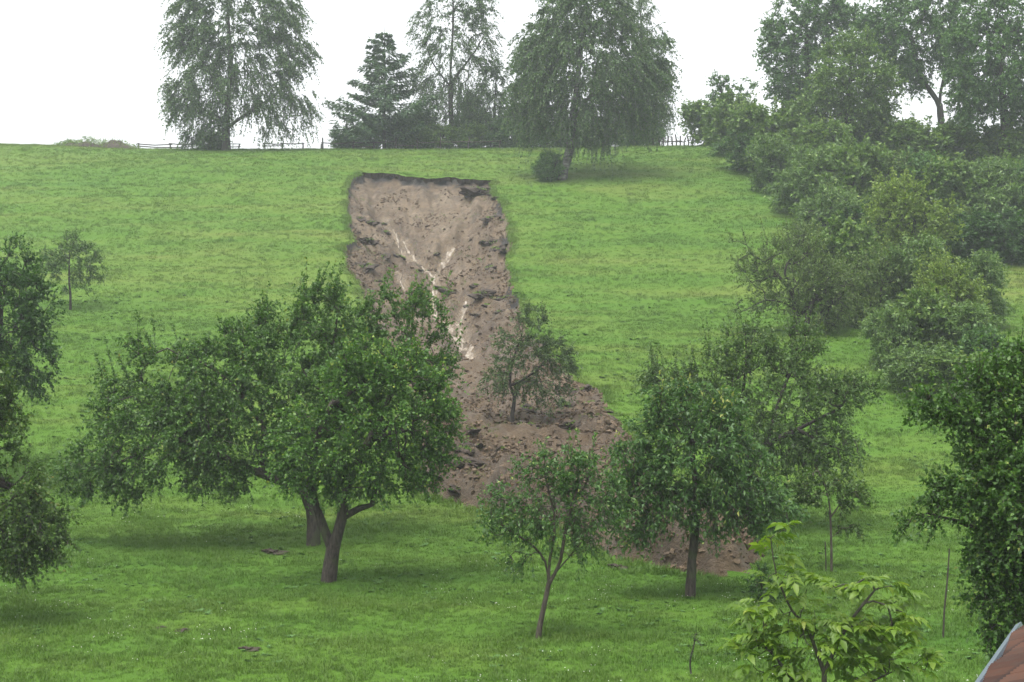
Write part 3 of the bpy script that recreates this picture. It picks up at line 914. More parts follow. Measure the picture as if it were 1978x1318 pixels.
def twig_tubes(O, M, E, r):
    """three-sided thin prisms"""
    n = len(O)
    ang = np.arange(3) * 2 * math.pi / 3
    off = np.stack([np.cos(ang), np.sin(ang), np.zeros(3)], 1)
    R = np.stack([r, r * .75, r * .25]) if np.ndim(r) else np.array([r, r * .75, r * .3])
    V = np.stack([O[:, None] + off * R[0], M[:, None] + off * R[1], E[:, None] + off * R[2]], 1).reshape(-1, 3)
    b = (np.arange(n) * 9)[:, None]
    F = []
    for lv in (0, 3):
        for a in range(3):
            c = (a + 1) % 3
            F.append(np.concatenate([b + lv + a, b + lv + c, b + lv + 3 + c, b + lv + 3 + a], 1))
    return V, np.concatenate(F, 0)

def sample_lobes(lobes, ntips, rng, shell=2.0):
    """lobes: (centre xyz, radii xyz, weight)"""
    w = np.array([l[2] * (l[1][0] * l[1][2]) for l in lobes]); w = w / w.sum()
    out = []
    cnt = np.maximum(2, np.round(w * ntips).astype(int))
    for (c, r, _), k in zip(lobes, cnt):
        pts = []
        for i in range(k):
            cand = unit(rng.normal(0, 1, (5, 3))) * (rng.uniform(0, 1, (5, 1)) ** (1 / (1 + shell)))
            if pts:
                dm = np.min(np.linalg.norm(cand[:, None] - np.array(pts)[None], axis=2), axis=1)
                pts.append(cand[int(np.argmax(dm))])
            else:
                pts.append(cand[0])
        out.append(np.array(c) + np.array(pts) * np.array(r))
    return np.vstack(out)

def px_lobes(lobes, Y, depth=0.9):
    """lobes in photo pixels at a given distance: (px, py, rx, ry[, dY, weight])"""
    res = []
    for l in lobes:
        px, py, rx, ry = l[:4]
        dy = l[4] if len(l) > 4 else 0.0
        w = l[5] if len(l) > 5 else 1.0
        c = at(px, py, Y + dy); s = (Y + dy) / FPX
        res.append((c, (rx * s, depth * min(rx, ry * 1.3) * s, ry * s), w))
    return res

def make_tree(name, base, limbs, lobes, rng, leafm, barkm, r0, ntips, ntw, tlen, nlf, lsize, lwid, droop=0.15, up=0.35, spread=0.7,
              seg=0.32, attach=0.5, shell=2.0, inner=0.5, twigs=True, twig_r=0.006, wig=0.25, hang=0.15, lean_up=0.6, rexp=0.5, shoots=0, shoot_len=0.8, pre_tips=None, inner_w=4.0, limb_r=None, shoot_rnd=.08):
    base = np.asarray(base, float)
    tips = sample_lobes(lobes, ntips, rng, shell)
    if pre_tips is not None:
        tips = np.vstack([tips, pre_tips])
    A, par, D, tipn, nl = skeleton(limbs, tips, rng, seg, attach, wig)
    n = len(A); w = np.zeros(n); w[tipn] = 1
    for i in range(n - 1, 0, -1):
        if par[i] >= 0: w[par[i]] += max(w[i], 0.0)
    w = np.maximum(w, 0.6)
    r = np.maximum(r0 * (w / w[0]) ** rexp, 0.007)
    ntr = len(catmull(limbs[0], seg))
    r[:ntr] *= 1 + 0.35 * np.exp(-np.arange(ntr) / 2.2)       # root flare
    if limb_r:
        k0 = 0
        for li, L in enumerate(limbs):
            cnt = len(catmull(L, seg)) - (0 if li == 0 else 1)
            if li < len(limb_r) and limb_r[li]:
                r[k0:k0 + cnt] = np.maximum(r[k0:k0 + cnt], np.linspace(limb_r[li][0], limb_r[li][1], cnt))
            k0 += cnt
    cen = tips.mean(0)
    org = A[tipn]
    # finer wood further in also carries leaves
    fine = np.where((w <= inner_w) & (np.arange(n) >= nl * 0.5))[0]
    k = int(len(tipn) * inner)
    if k and len(fine):
        org = np.vstack([org, A[rng.choice(fine, k)]])
    od = unit(unit(org - cen) * 0.8 + np.array([0, 0, 0.1]))
    V, rnd, tw = foliage(org, od, rng, ntw, tlen, nlf, droop, lsize, lwid, spread, up, lean_up, hang)
    O, M, E = tw
    if shoots:
        top = np.argsort(-(org[:, 2] - cen[2]) - 0.6 * np.linalg.norm((org - cen)[:, :2], axis=1))[:max(shoots * 2, 4)]
        so = org[rng.choice(top, shoots)]
        V2, r2, tw2 = foliage(so, unit(unit(so - cen) * .45 + np.array([0, 0, .8])), rng, 1, shoot_len, int(26 * shoot_len / 0.8), 0.0, lsize * .95, lwid * .95, .22, .35, .3, 0)
        V = np.vstack([V, V2]); rnd = np.concatenate([rnd, np.clip(r2 + shoot_rnd, 0, 1)])
        O, M, E = np.vstack([O, tw2[0]]), np.vstack([M, tw2[1]]), np.vstack([E, tw2[2]])
    extra = twig_tubes(O - base, M - base, E - base, twig_r) if twigs else None
    TV, TF = tube_mesh(A - base, par, D, r, 0.06, rng, extra)
    root = link(name, None, None, base)
    link("trunk", mesh_from("trunk", TV, TF, barkm, True), root)
    F = np.arange(len(V)).reshape(-1, 4)
    link("crown", mesh_from("crown", V - base, F, leafm, False, {"rnd": ('FACE', rnd)}), root)
    return root

def pl(Y, *pts):
    """polyline given in photo pixels at distance Y (third value: extra depth)"""
    return [at(p[0], p[1], Y + (p[2] if len(p) > 2 else 0)) for p in pts]

def sunk(b, d=0.12):
    return b - np.array([0, 0, d])

# --- the pair of apple trees in the foreground
rg = np.random.default_rng(11)
g = ground_at(605, 1054); Y = g[1]
t = make_tree("apple_tree", g, [[sunk(g)] + pl(Y, (606, 1035), (602, 985), (588, 950, -.1)),
              pl(Y, (588, 950, -.1), (548, 932, -.3), (480, 905, -.5), (400, 868, -.8), (330, 850, -.6), (250, 885, -.3), (190, 915)),
              pl(Y, (588, 950, -.1), (600, 860, .2), (635, 740, .4), (650, 620, .3)),
              pl(Y, (500, 915, -.4), (510, 830), (430, 725, .2), (345, 685, .3)),
              pl(Y, (606, 840, .2), (700, 760, .8), (780, 650, .8))],
              px_lobes([(540, 740, 190, 120, .2, 1.2), (640, 620, 85, 80, .3), (780, 620, 72, 72, .8), (300, 845, 130, 90, -.4, 1.3), (185, 905, 70, 55, -.2, 1.2), (250, 935, 58, 40, -.3, 1.0), (385, 860, 70, 55, -.6, 1.3), (330, 775, 60, 40, -.2, 1.1),
                        (335, 685, 85, 24, .2, 1.3), (245, 775, 60, 55, .1, 1.1), (385, 790, 100, 60, 0, 1.1), (430, 735, 85, 45, .1, 1.1), (480, 690, 60, 45, .2, 1.0), (270, 668, 30, 12, .2, 1.6), (205, 735, 26, 14, .1, 1.3), (150, 935, 32, 22, -.2, 1.2), (420, 915, 80, 38, -.6, 1.2), (450, 830, 120, 80, -.5, 1.3), (520, 640, 80, 50, .3, .9), (830, 720, 50, 60, .8), (660, 740, 120, 100, 1.2, .8)], Y),
              rg, LM['apple'], BARK, 0.125, 500, 6, 0.46, 11, 0.086, 0.054, 0.16, 0.18, 0.8, shoots=130, shoot_len=0.95, inner=1.1, attach=0.8, rexp=.5, limb_r=[(.135, .12), (.085, .022), (.08, .03)])
tag(t, "wide spreading apple tree whose long low limb reaches far left", "tree", "orchard trees")

rg = np.random.default_rng(12)
g = ground_at(633, 1124); Y = g[1]
t = make_tree("pear_tree", g, [[sunk(g)] + pl(Y, (637, 1100), (643, 1062)),
              pl(Y, (643, 1062), (618, 1000, .1), (600, 930), (612, 850, -.2), (640, 780, -.3)),
              pl(Y, (643, 1062), (660, 1000, -.1), (672, 930, -.1), (715, 850, -.2), (760, 750, -.2)),
              pl(Y, (664, 985, -.1), (695, 982, -.1), (718, 975, -.15), (722, 960, -.15), (730, 925, -.15), (745, 895, -.1)),
              pl(Y, (715, 850, -.2), (790, 830, -.1), (830, 850))],
              px_lobes([(745, 790, 125, 105, 0, 1.3), (650, 840, 100, 85, -.1, 1.1), (800, 910, 60, 48, 0, 1), (730, 715, 95, 50, 0), (590, 880, 60, 55, .1, .9), (840, 820, 38, 80, .1), (690, 925, 70, 32, -.4, 1.0), (615, 925, 55, 32, -.3, 1.1), (560, 905, 40, 30, 0, 1.0)], Y),
              rg, LM['pear'], BARK, 0.128, 270, 6, 0.42, 12, 0.076, 0.050, 0.18, 0.15, 0.85, shoots=50, shoot_len=0.5, inner=0.9, attach=0.98, rexp=.45, shell=1.5, limb_r=[(.14, .135), (.095, .04), (.10, .04), (.065, .03)], shoot_rnd=.3)
tag(t, "forked fruit tree with a sawn side stub in front of the spreading apple tree", "tree", "orchard trees")

# --- trees cut by the left edge
rg = np.random.default_rng(13)
g = ground_at(-25, 945); Y = g[1]
t = make_tree("fruit_tree", g, [[sunk(g)] + pl(Y, (-22, 850), (-15, 740), (0, 600))],
              px_lobes([(-20, 620, 120, 140, 0, 1.2), (40, 690, 70, 70, -.3), (15, 530, 55, 60), (-80, 560, 80, 90), (70, 600, 40, 50, 0, .8), (70, 735, 42, 26, 0, .8)], Y),
              rg, LM['dark'], BARK_D, 0.13, 190, 6, 0.5, 12, 0.095, 0.060, 0.15, 0.25, 0.8, shoots=8, shoot_len=.7, inner=.8)
tag(t, "dark dense fruit tree at the left edge beside the small round sapling", "tree", "orchard trees")

rg = np.random.default_rng(14)
Y = 25.0; b = at(-150, 1190, Y); b[2] = hz(b[0], b[1])
t = make_tree("apple_tree", b, [[sunk(b)] + [at(-140, 1080, Y), at(-110, 980, Y), at(-60, 880, Y)], pl(Y, (-110, 980), (-50, 930), (20, 940), (60, 1000))],
              px_lobes([(-25, 850, 60, 90, 0, 1.0), (15, 985, 80, 70, -.2, 1.1), (55, 1040, 55, 45, -.2), (-10, 760, 40, 60), (-90, 900, 90, 150, 0, .7), (40, 1080, 28, 26, -.2), (60, 930, 34, 26), (85, 1010, 32, 36)], Y),
              rg, LM['russet'], BARK, 0.12, 190, 6, 0.42, 13, 0.075, 0.050, 0.28, 0.10, 0.8, shoots=10, shoot_len=.5, inner=.7)
tag(t, "russet-tinged apple tree with drooping boughs at the lower left edge", "tree", "orchard trees")

# --- small round sapling up the left slope
rg = np.random.default_rng(15)
g = ground_at(136, 599); Y = g[1]
t = make_tree("fruit_sapling", g, [[sunk(g)] + pl(Y, (136, 570), (134, 545), (134, 500), (136, 470))],
              px_lobes([(140, 500, 48, 32), (100, 512, 30, 22), (175, 522, 26, 22), (145, 545, 24, 18, 0, .7), (132, 475, 20, 18, 0, .7)], Y),
              rg, LM['sparse'], BARK_D, 0.05, 80, 5, 0.45, 10, 0.10, 0.06, 0.1, 0.1, 0.8, shoots=5, shoot_len=.6, attach=.45)
tag(t, "small round-headed sapling on a thin stem alone on the left slope", "tree", "young fruit trees")

# --- young tree standing in the slide
rg = np.random.default_rng(16)
g = ground_at(991, 832); g[2] = hz(g[0], g[1]); Y = g[1]
t = make_tree("young_plum_tree", g, [[sunk(g, .25)] + pl(Y, (990, 800), (994, 765), (985, 745), (990, 700), (1010, 640)), pl(Y, (988, 748), (1030, 720), (1060, 690))],
              px_lobes([(1020, 650, 52, 45), (1000, 700, 55, 50, 0, 1.1), (1065, 700, 45, 55, 0, 1.1), (1070, 760, 32, 26), (960, 735, 28, 22), (1030, 615, 30, 24), (1030, 745, 45, 25, 0, .8), (1095, 690, 18, 25)], Y),
              rg, LM['plum'], BARK_D, 0.06, 145, 5, 0.40, 9, 0.085, 0.045, 0.35, 0.05, 0.8, shoots=6, shoot_len=.5, attach=.55)
tag(t, "young grey-green tree left standing in the middle of the slide debris", "tree", "young fruit trees")

# --- leaning sapling in the foreground
rg = np.random.default_rng(17)
g = ground_at(1038, 1237); Y = g[1]
t = make_tree("cherry_sapling", g, [[sunk(g)] + pl(Y, (1042, 1215), (1050, 1175), (1060, 1128)),
              pl(Y, (1060, 1128), (1053, 1085), (1030, 1055), (1000, 1035, -.1), (970, 1015, -.1)),
              pl(Y, (1060, 1128), (1062, 1080), (1072, 1010, .1), (1058, 940, .1), (1050, 900, .1)),
              pl(Y, (1060, 1128), (1082, 1085, -.05), (1095, 1010, -.1), (1120, 930, -.1)),
              pl(Y, (1066, 1115), (1100, 1075, .1), (1130, 1040, .1))],
              px_lobes([(1060, 960, 55, 65, .1), (1125, 935, 55, 50), (1145, 1000, 55, 50), (1085, 1020, 55, 30, -.1, .8), (1010, 1000, 45, 40), (965, 1010, 36, 28), (975, 965, 35, 28, 0, .8), (1010, 1078, 30, 16, -.1, .9),
                        (1040, 900, 35, 25, 0, .8), (1175, 960, 25, 40, 0, .8), (1110, 895, 35, 22, 0, .7), (1115, 1060, 35, 20, 0, .7)], Y),
              rg, LM['cherry'], BARK_Y, 0.040, 210, 4, 0.34, 8, 0.075, 0.034, 0.30, 0.05, 0.75, shoots=9, shoot_len=.45, attach=.99, seg=.2, inner=.4, twig_r=.004, rexp=.45)
tag(t, "slender leaning sapling with an open forked crown in the foreground", "tree", "young fruit trees")

# --- cherry tree
rg = np.random.default_rng(18)
g = ground_at(1333, 1154); Y = g[1]
t = make_tree("cherry_tree", g, [[sunk(g)] + pl(Y, (1334, 1130), (1337, 1080), (1343, 1020), (1346, 980), (1340, 900), (1330, 800)),
              pl(Y, (1345, 990), (1400, 950), (1450, 920)), pl(Y, (1345, 985), (1290, 940), (1230, 915))],
              px_lobes([(1335, 880, 95, 85, 0, 1.2), (1330, 785, 80, 45), (1250, 900, 60, 60), (1240, 985, 50, 55), (1420, 920, 65, 75), (1470, 980, 60, 50), (1380, 985, 65, 40, -.2, .8), (1290, 970, 60, 40, -.2, .8), (1400, 830, 45, 50), (1265, 825, 40, 40)], Y),
              rg, LM['cherry'], BARK, 0.080, 270, 5, 0.42, 10, 0.105, 0.042, 0.45, 0.05, 0.8, shoots=46, shoot_len=.34, attach=.55, inner=.7, hang=.35, shoot_rnd=.42)
tag(t, "cherry tree with pale new shoots on top beside the toe of the slide", "tree", "orchard trees")

# --- old open tree behind the cherry
rg = np.random.default_rng(19)
g = ground_at(1452, 1022); Y = g[1]
t = make_tree("plum_tree", g, [[sunk(g)] + pl(Y, (1448, 980), (1440, 930), (1440, 890)),
              pl(Y, (1440, 890), (1480, 860, -.3), (1540, 830, -.4), (1620, 790, -.2)),
              pl(Y, (1440, 890), (1430, 800, .2), (1440, 720, .3), (1440, 650, .3)),
              pl(Y, (1440, 900), (1380, 800), (1320, 745, .2), (1270, 735, .2)),
              pl(Y, (1480, 860, -.3), (1510, 760), (1540, 690, .2)),
              pl(Y, (1540, 830, -.4), (1600, 860, -.6), (1660, 880, -.6))],
              px_lobes([(1500, 790, 120, 85, 0, 1.0), (1440, 680, 55, 50, .2, .9), (1540, 690, 60, 45, .2, .9), (1620, 760, 70, 30, -.2), (1600, 870, 70, 45, -.5, .9), (1280, 740, 48, 24, .2, .8), (1350, 770, 55, 55, .1, .8), (1500, 890, 90, 50, -.2, .9), (1640, 745, 40, 22, -.2, .7), (1380, 720, 40, 35, .1, .7)], Y),
              rg, LM['sparse'], BARK_D, 0.11, 300, 5, 0.55, 10, 0.085, 0.048, 0.10, 0.30, 0.8, shoots=44, shoot_len=.85, attach=.9, inner=.9, rexp=.5)
tag(t, "old open-crowned tree with arching boughs behind the cherry tree", "tree", "orchard trees")

# --- thin staked sapling
rg = np.random.default_rng(20)
g = ground_at(1606, 1107); Y = g[1]
t = make_tree("apple_sapling", g, [[sunk(g)] + pl(Y, (1606, 1060), (1604, 1000), (1600, 960), (1588, 925), (1575, 900)),
              pl(Y, (1603, 995), (1622, 975), (1640, 955)), pl(Y, (1606, 1040), (1625, 1022), (1655, 1018))],
              px_lobes([(1570, 930, 35, 22), (1635, 945, 42, 22), (1590, 960, 55, 14), (1660, 970, 25, 10), (1640, 1018, 28, 9), (1560, 965, 20, 10), (1620, 985, 25, 10, 0, .6)], Y),
              rg, LM['russet'], BARK_Y, 0.024, 60, 4, 0.24, 9, 0.075, 0.045, 0.1, 0.1, 0.7, attach=.35, seg=.2, inner=.3, twig_r=.004)
tag(t, "thin sparse staked sapling standing between cherry tree and right-hand apple tree", "tree", "young fruit trees")
m_stake, nt, out = new_mat("weathered_wood")
_p = geo_pos(nt); _n = noise(nt, 20, 4, .6, _p)
_c = ramp(nt, _n.outputs['Fac'], [(0.3, (0.028, 0.023, 0.019)), (0.7, (0.065, 0.055, 0.046))]).outputs[0]
nt.links.new(principled(nt, _c, .8, .2, bump(nt, _n.outputs['Fac'], .4, .02)).outputs[0], out.inputs['Surface'])

def stick_mesh(name, P, r, mat, k=6):
    P = np.asarray(P, float); n = len(P)
    D = np.array([unit(P[min(i + 1, n - 1)] - P[max(i - 1, 0)]) for i in range(n)])
    V, F = tube_mesh(P, np.arange(-1, n - 1), D, np.asarray(r, float))
    V = list(V); F = [tuple(f) for f in F]
    e = len(V) - (10 if r[0] > .06 else (6 if r[0] > .02 else 4))
    F.append(tuple(range(e, len(V))))
    return mesh_from(name, V, F, mat)

sb = g + np.array([-0.10, 0.05, 0]); sb[2] = hz(sb[0], sb[1])
o = link("tree_stake", stick_mesh("tree_stake", np.array([[0, 0, -.2], [-.005, 0, .3], [-.02, 0, .62]]), [.015, .014, .014], m_stake), None, sb)
tag(o, "short wooden stake beside the stem of the thin sparse sapling", "stake")

# --- right edge apple tree, near
rg = np.random.default_rng(21)
Y = 17.0; b = at(2060, 1500, Y); b[2] = hz(b[0], b[1])
t = make_tree("apple_tree", b, [[sunk(b)] + [at(2062, 1400, Y), at(2050, 1250, Y), at(2040, 1120, Y)],
              pl(Y, (2040, 1120), (1990, 960), (1900, 850), (1800, 800)), pl(Y, (2050, 1200), (1960, 1080), (1860, 1010), (1760, 995)), pl(Y, (2040, 1120), (2030, 900), (2000, 720))],
              px_lobes([(1965, 860, 100, 100, 0, 1.2), (2000, 730, 70, 60, .2), (1850, 800, 45, 32, -.1, .9), (1790, 775, 26, 16, -.1, .9), (1945, 1060, 60, 80, -.2, 1.3), (1840, 950, 40, 28, -.2, .9), (1785, 1000, 36, 14, -.2, .9), (1985, 1180, 50, 60, -.2, 1.1),
                        (1905, 1130, 30, 46, -.2, .9), (1925, 1230, 20, 34, -.2, .7), (2090, 900, 110, 220, .3, .5), (1910, 950, 55, 50, -.3, 1.0), (1900, 740, 40, 30, 0, .8), (1970, 980, 60, 60, -.4, 1)], Y),
              rg, LM['apple'], BARK, 0.15, 430, 5, 0.34, 14, 0.056, 0.038, 0.15, 0.10, 0.9, seg=.26, shoots=34, shoot_len=.5, inner=.8, twig_r=.005, rexp=.5)
tag(t, "dark apple tree filling the right edge above the tiled roof", "tree", "orchard trees")

# --- bare stick and little pole
g = ground_at(1822, 1232); Y = g[1]
P = np.array(pl(Y, (1821, 1232), (1824, 1180), (1830, 1120), (1834, 1060))) - g; P[0, 2] -= .2
o = link("planting_pole", stick_mesh("planting_pole", P, [.018, .017, .016, .012], m_stake), None, g)
tag(o, "thin upright pole in the grass left of the right-hand apple tree", "pole")
g = ground_at(1336, 1303); Y = g[1]
rg = np.random.default_rng(22)
t = make_tree("seedling", g, [[sunk(g, .05)] + pl(Y, (1333, 1285), (1335, 1265), (1340, 1250), (1343, 1225))],
              px_lobes([(1344, 1232, 8, 8), (1350, 1245, 8, 4), (1336, 1262, 6, 5)], Y), rg, LM['sparse'], BARK_D, 0.012, 8, 2, .08, 4, .05, .02, .1, .2, .7, seg=.08, twig_r=.003, inner=0)
tag(t, "tiny dark bare-looking seedling in the grass at the bottom", "seedling")
g = ground_at(1472, 1165); Y = g[1]
t = make_tree("bush", g, [[sunk(g, .05)] + pl(Y, (1472, 1150), (1470, 1120))], px_lobes([(1468, 1125, 20, 30), (1480, 1145, 18, 18)], Y), rg, LM['dark'], BARK_D, 0.02, 26, 4, .16, 8, .06, .03, .1, .3, .7, seg=.1, inner=.4)
tag(t, "small dark bush beside the end of the debris, behind the walnut", "bush")

# --- walnut in the foreground: every compound leaf is a piece
rg = np.random.default_rng(23)
Y = 14.0; b = at(1592, 1660, Y); b[2] = hz(b[0], b[1])
def walnut_leaf(rng):
    V = []; F = []; R = []
    npair = 3; Lr = 0.22; rr = rng.uniform(.25, .75)
    def leaflet(c, d, ln, w, rnd):
        s = unit(np.cross(d, np.array([0, 0, 1.0])))
        k = len(V); up_ = np.array([0, 0, 1.0])
        V.extend([c, c + d * ln * .38 + s * w + up_ * .008, c + d * ln * .38 - up_ * .012, c + d * ln * .38 - s * w + up_ * .008,
                  c + d * ln * .75 + s * w * .7 - up_ * .012, c + d * ln * .75 - up_ * .03, c + d * ln * .75 - s * w * .7 - up_ * .012, c + d * ln - up_ * .06])
        F.extend([(k, k + 1, k + 2), (k, k + 2, k + 3), (k + 1, k + 4, k + 5, k + 2), (k + 3, k + 2, k + 5, k + 6), (k + 4, k + 7, k + 5), (k + 6, k + 5, k + 7)])
        R.extend([rnd] * 6)
    curve = lambda s: np.array([s * Lr, 0, 0.06 * s - 0.11 * s * s])
    for i in range(npair):
        s = .35 + .25 * i
        for sg in (-1, 1):
            d = unit(np.array([.55, sg * 1.0, -.05 - rng.uniform(0, .3)]))
            leaflet(curve(s), d, .090 + .024 * i, .028 + .005 * i, np.clip(rr + rng.normal(0, .1), 0, 1))
    leaflet(curve(1.0), unit(np.array([1, 0, -.5])), .15, .044, np.clip(rr + rng.normal(0, .1), 0, 1))
    for s0, s1 in ((0, .5), (.5, 1.0)):
        a, c = curve(s0), curve(s1); k = len(V)
        V.extend([a + np.array([0, .003, 0]), a - np.array([0, .003, 0]), c - np.array([0, .003, 0]), c + np.array([0, .003, 0])]); F.append((k, k + 1, k + 2, k + 3)); R.append(.8)
    return mesh_from("walnut_leaf", V, F, LM['walnut'], True, {"rnd": ('FACE', R)})
WL = [walnut_leaf(rg) for _ in range(10)]
wl_lobes = px_lobes([(1498, 1040, 28, 26, 0, 1.0), (1515, 1105, 36, 36), (1490, 1175, 48, 36), (1580, 1150, 50, 34), (1680, 1135, 56, 34), (1735, 1180, 40, 34), (1560, 1220, 100, 44, 0, 1.2), (1670, 1215, 90, 44, 0, 1.2), (1490, 1255, 66, 40, 0, 1.1), (1600, 1290, 130, 42, 0, 1.2), (1745, 1275, 60, 40, 0, 1.1), (1455, 1200, 24, 20, 0, .8), (1600, 1370, 150, 40, 0, .4)], Y)
tips = sample_lobes(wl_lobes, 99, rg, 1.2)
limbs = [[sunk(b)] + pl(Y, (1594, 1560), (1590, 1440), (1592, 1300), (1585, 1255)), pl(Y, (1588, 1290), (1560, 1215), (1530, 1180), (1500, 1110), (1490, 1050)),
         pl(Y, (1592, 1300), (1620, 1240), (1650, 1190), (1690, 1140)), pl(Y, (1592, 1380), (1660, 1330), (1740, 1290)), pl(Y, (1592, 1370), (1530, 1310), (1490, 1260))]
A, par, D, tipn, nl = skeleton(limbs, tips, rg, .14, .5, .2)
w = np.zeros(len(A)); w[tipn] = 1
for i in range(len(A) - 1, 0, -1): w[par[i]] += w[i]
w = np.maximum(w, .6)
TV, TF = tube_mesh(A - b, par, D, np.maximum(.036 * (w / w[0]) ** .45, .004))
root = link("walnut_tree", None, None, b)
tag(root, "young walnut tree with big bright green leaves in the bottom right foreground", "tree", "young fruit trees")
link("trunk", mesh_from("trunk", TV, TF, BARK_W, True), root)
wcen = tips.mean(0)
for ti in tipn:
    for q in range(3):
        od = unit(unit(A[ti] - wcen) * .5 + rg.normal(0, .6, 3))
        o = link("leaf", WL[int(rg.integers(10))], root, A[ti] - b + rg.normal(0, .03, 3))
        o.rotation_euler = (rg.normal(0, .25), rg.normal(-.30, .35), math.atan2(od[1], od[0]))
        s = rg.uniform(.58, .9); o.scale = (s, s, s)

# ------------------------------------------------------------------ trees on the crest
def birch(name, base, limbs, lobes, rng, ntips, tlen, nlf, lsize, r0, ntw=4, leafm='birch', attach=.35, up=0.1, barkm=None, spread=.6, droop=.95):
    return make_tree(name, base, limbs, lobes, rng, LM[leafm], barkm or m_birch, r0, ntips, ntw, tlen, nlf, lsize, lsize * .55, droop, up, spread, seg=.7, attach=attach,
                     shell=1.3, inner=1.2, twigs=True, twig_r=.010, wig=.3, hang=.7, lean_up=.2, rexp=.58, inner_w=8)

rg = np.random.default_rng(31)
g = ground_at(437, 291); g[1] = min(g[1], 116); g = np.array([g[0], g[1], hz(g[0], g[1])]); Y = g[1]
t = birch("birch_tree", g, [[sunk(g, .3)] + pl(Y, (437, 250), (440, 200), (445, 120), (440, 20), (445, -80)), pl(Y, (441, 245), (470, 225), (510, 200), (550, 165), (580, 110)),
          pl(Y, (442, 190), (410, 150), (380, 100)), pl(Y, (442, 235), (400, 215), (360, 190))],
          px_lobes([(440, 150, 85, 60), (450, 60, 80, 60), (520, 40, 50, 50), (380, 50, 40, 50, 0, .8), (545, 110, 50, 50), (585, 105, 24, 26), (360, 170, 36, 40), (345, 195, 22, 30), (400, 215, 50, 30), (530, 190, 50, 40), (590, 195, 22, 24), (440, -40, 90, 60, 0, .8), (370, 5, 42, 40, 0, 1.0), (350, 70, 26, 50, 0, 1.0), (545, 30, 40, 50, 0, 1.0), (400, 90, 60, 40, 0, .8), (530, 245, 34, 14, 0, .8), (380, 255, 30, 20, 0, .7), (565, 240, 25, 15, 0, .6)], Y),
          rg, 560, 1.15, 15, .18, .30, ntw=5, barkm=BARK_D)
tag(t, "large weeping birch alone on the left part of the crest", "tree", "trees on the hill crest")
rg = np.random.default_rng(32)
g = ground_at(1083, 347); Y = g[1]
t = birch("birch_tree", g, [[sunk(g, .3)] + pl(Y, (1090, 325), (1100, 290), (1108, 220), (1120, 120), (1130, 0), (1135, -90)), pl(Y, (1108, 230), (1060, 180), (1020, 140)), pl(Y, (1110, 210), (1180, 160), (1240, 110))],
          px_lobes([(1130, 120, 120, 80, 0, 1.2), (1140, 20, 95, 60), (1050, 170, 55, 50), (1030, 220, 36, 35), (1210, 160, 70, 65), (1250, 110, 40, 60), (1140, 220, 90, 35, -.5), (1060, 90, 60, 50), (1130, -60, 80, 60, 0, .6), (1160, 262, 40, 12, -.5, .6), (1020, 258, 20, 12, -.3, .6), (1240, 200, 36, 40)], Y),
          rg, 560, 1.2, 15, .18, .30, ntw=6)
tag(t, "big full weeping birch with pale trunk standing below the crest right of the slide", "tree", "trees on the hill crest")
rg = np.random.default_rng(33)
def crest_base(px, Y):
    x = (px - CX) / FPX * Y
    return np.array([x, Y, hz(x, Y)])
Y = 121.0; g = crest_base(872, Y)
t = birch("birch_tree", g, [[sunk(g, .3)] + pl(Y, (872, 240), (870, 150), (875, 50), (875, -60)), pl(Y, (871, 160), (910, 110), (935, 70)), pl(Y, (871, 170), (835, 120), (820, 70))],
          px_lobes([(870, 80, 50, 60), (825, 60, 28, 50, 0, .8), (930, 90, 34, 50), (880, 0, 60, 40), (860, 165, 55, 40), (920, 30, 35, 40), (820, 150, 25, 40, 0, .8), (910, 170, 36, 40, 0, .8), (880, -60, 60, 40, 0, .6), (850, 220, 50, 25, 0, .7), (900, 230, 50, 25, 0, .7)], Y),
          rg, 270, 1.2, 14, .165, .2, ntw=4, barkm=BARK_D)
tag(t, "tall slim birch behind the fence right of the spruce", "tree", "trees on the hill crest")
rg = np.random.default_rng(34)
Y = 123.0; g = crest_base(955, Y)
t = birch("birch_tree", g, [[sunk(g, .3)] + pl(Y, (955, 220), (958, 160), (960, 120))], px_lobes([(955, 190, 40, 50), (940, 230, 45, 30), (985, 200, 25, 45), (960, 140, 25, 25)], Y), rg, 130, 1.0, 14, .16, .12, barkm=BARK_D)
tag(t, "slender low birch between the tall birch and the big weeping birch", "tree", "trees on the hill crest")
rg = np.random.default_rng(35)
Y = 124.0; g = crest_base(1232, Y)
t = birch("birch_tree", g, [[sunk(g, .3)] + pl(Y, (1235, 200), (1240, 100), (1235, 0))], px_lobes([(1245, 90, 40, 60), (1262, 160, 36, 50), (1220, 20, 50, 45), (1250, 215, 45, 35), (1280, 210, 20, 30, 0, .7), (1210, 190, 36, 50)], Y), rg, 200, 1.2, 14, .16, .2, barkm=BARK_D)
tag(t, "birch peeking out behind the right side of the big weeping birch", "tree", "trees on the hill crest")
rg = np.random.default_rng(36)
Y = 123.0; g = crest_base(1050, Y)
t = make_tree("maple_tree", g, [[sunk(g, .3)] + pl(Y, (1050, 220), (1055, 140), (1060, 60))], px_lobes([(1040, 150, 45, 50), (1070, 80, 50, 50), (1020, 210, 40, 40), (1080, 20, 40, 30), (1010, 120, 20, 30), (1050, 230, 50, 30)], Y),
              rg, LM['ridge'], BARK_D, .28, 130, 5, .8, 14, .22, .14, .1, .3, .8, seg=.7, attach=.3, twig_r=.012)
tag(t, "dark broadleaf tree behind the left side of the big weeping birch", "tree", "trees on the hill crest")

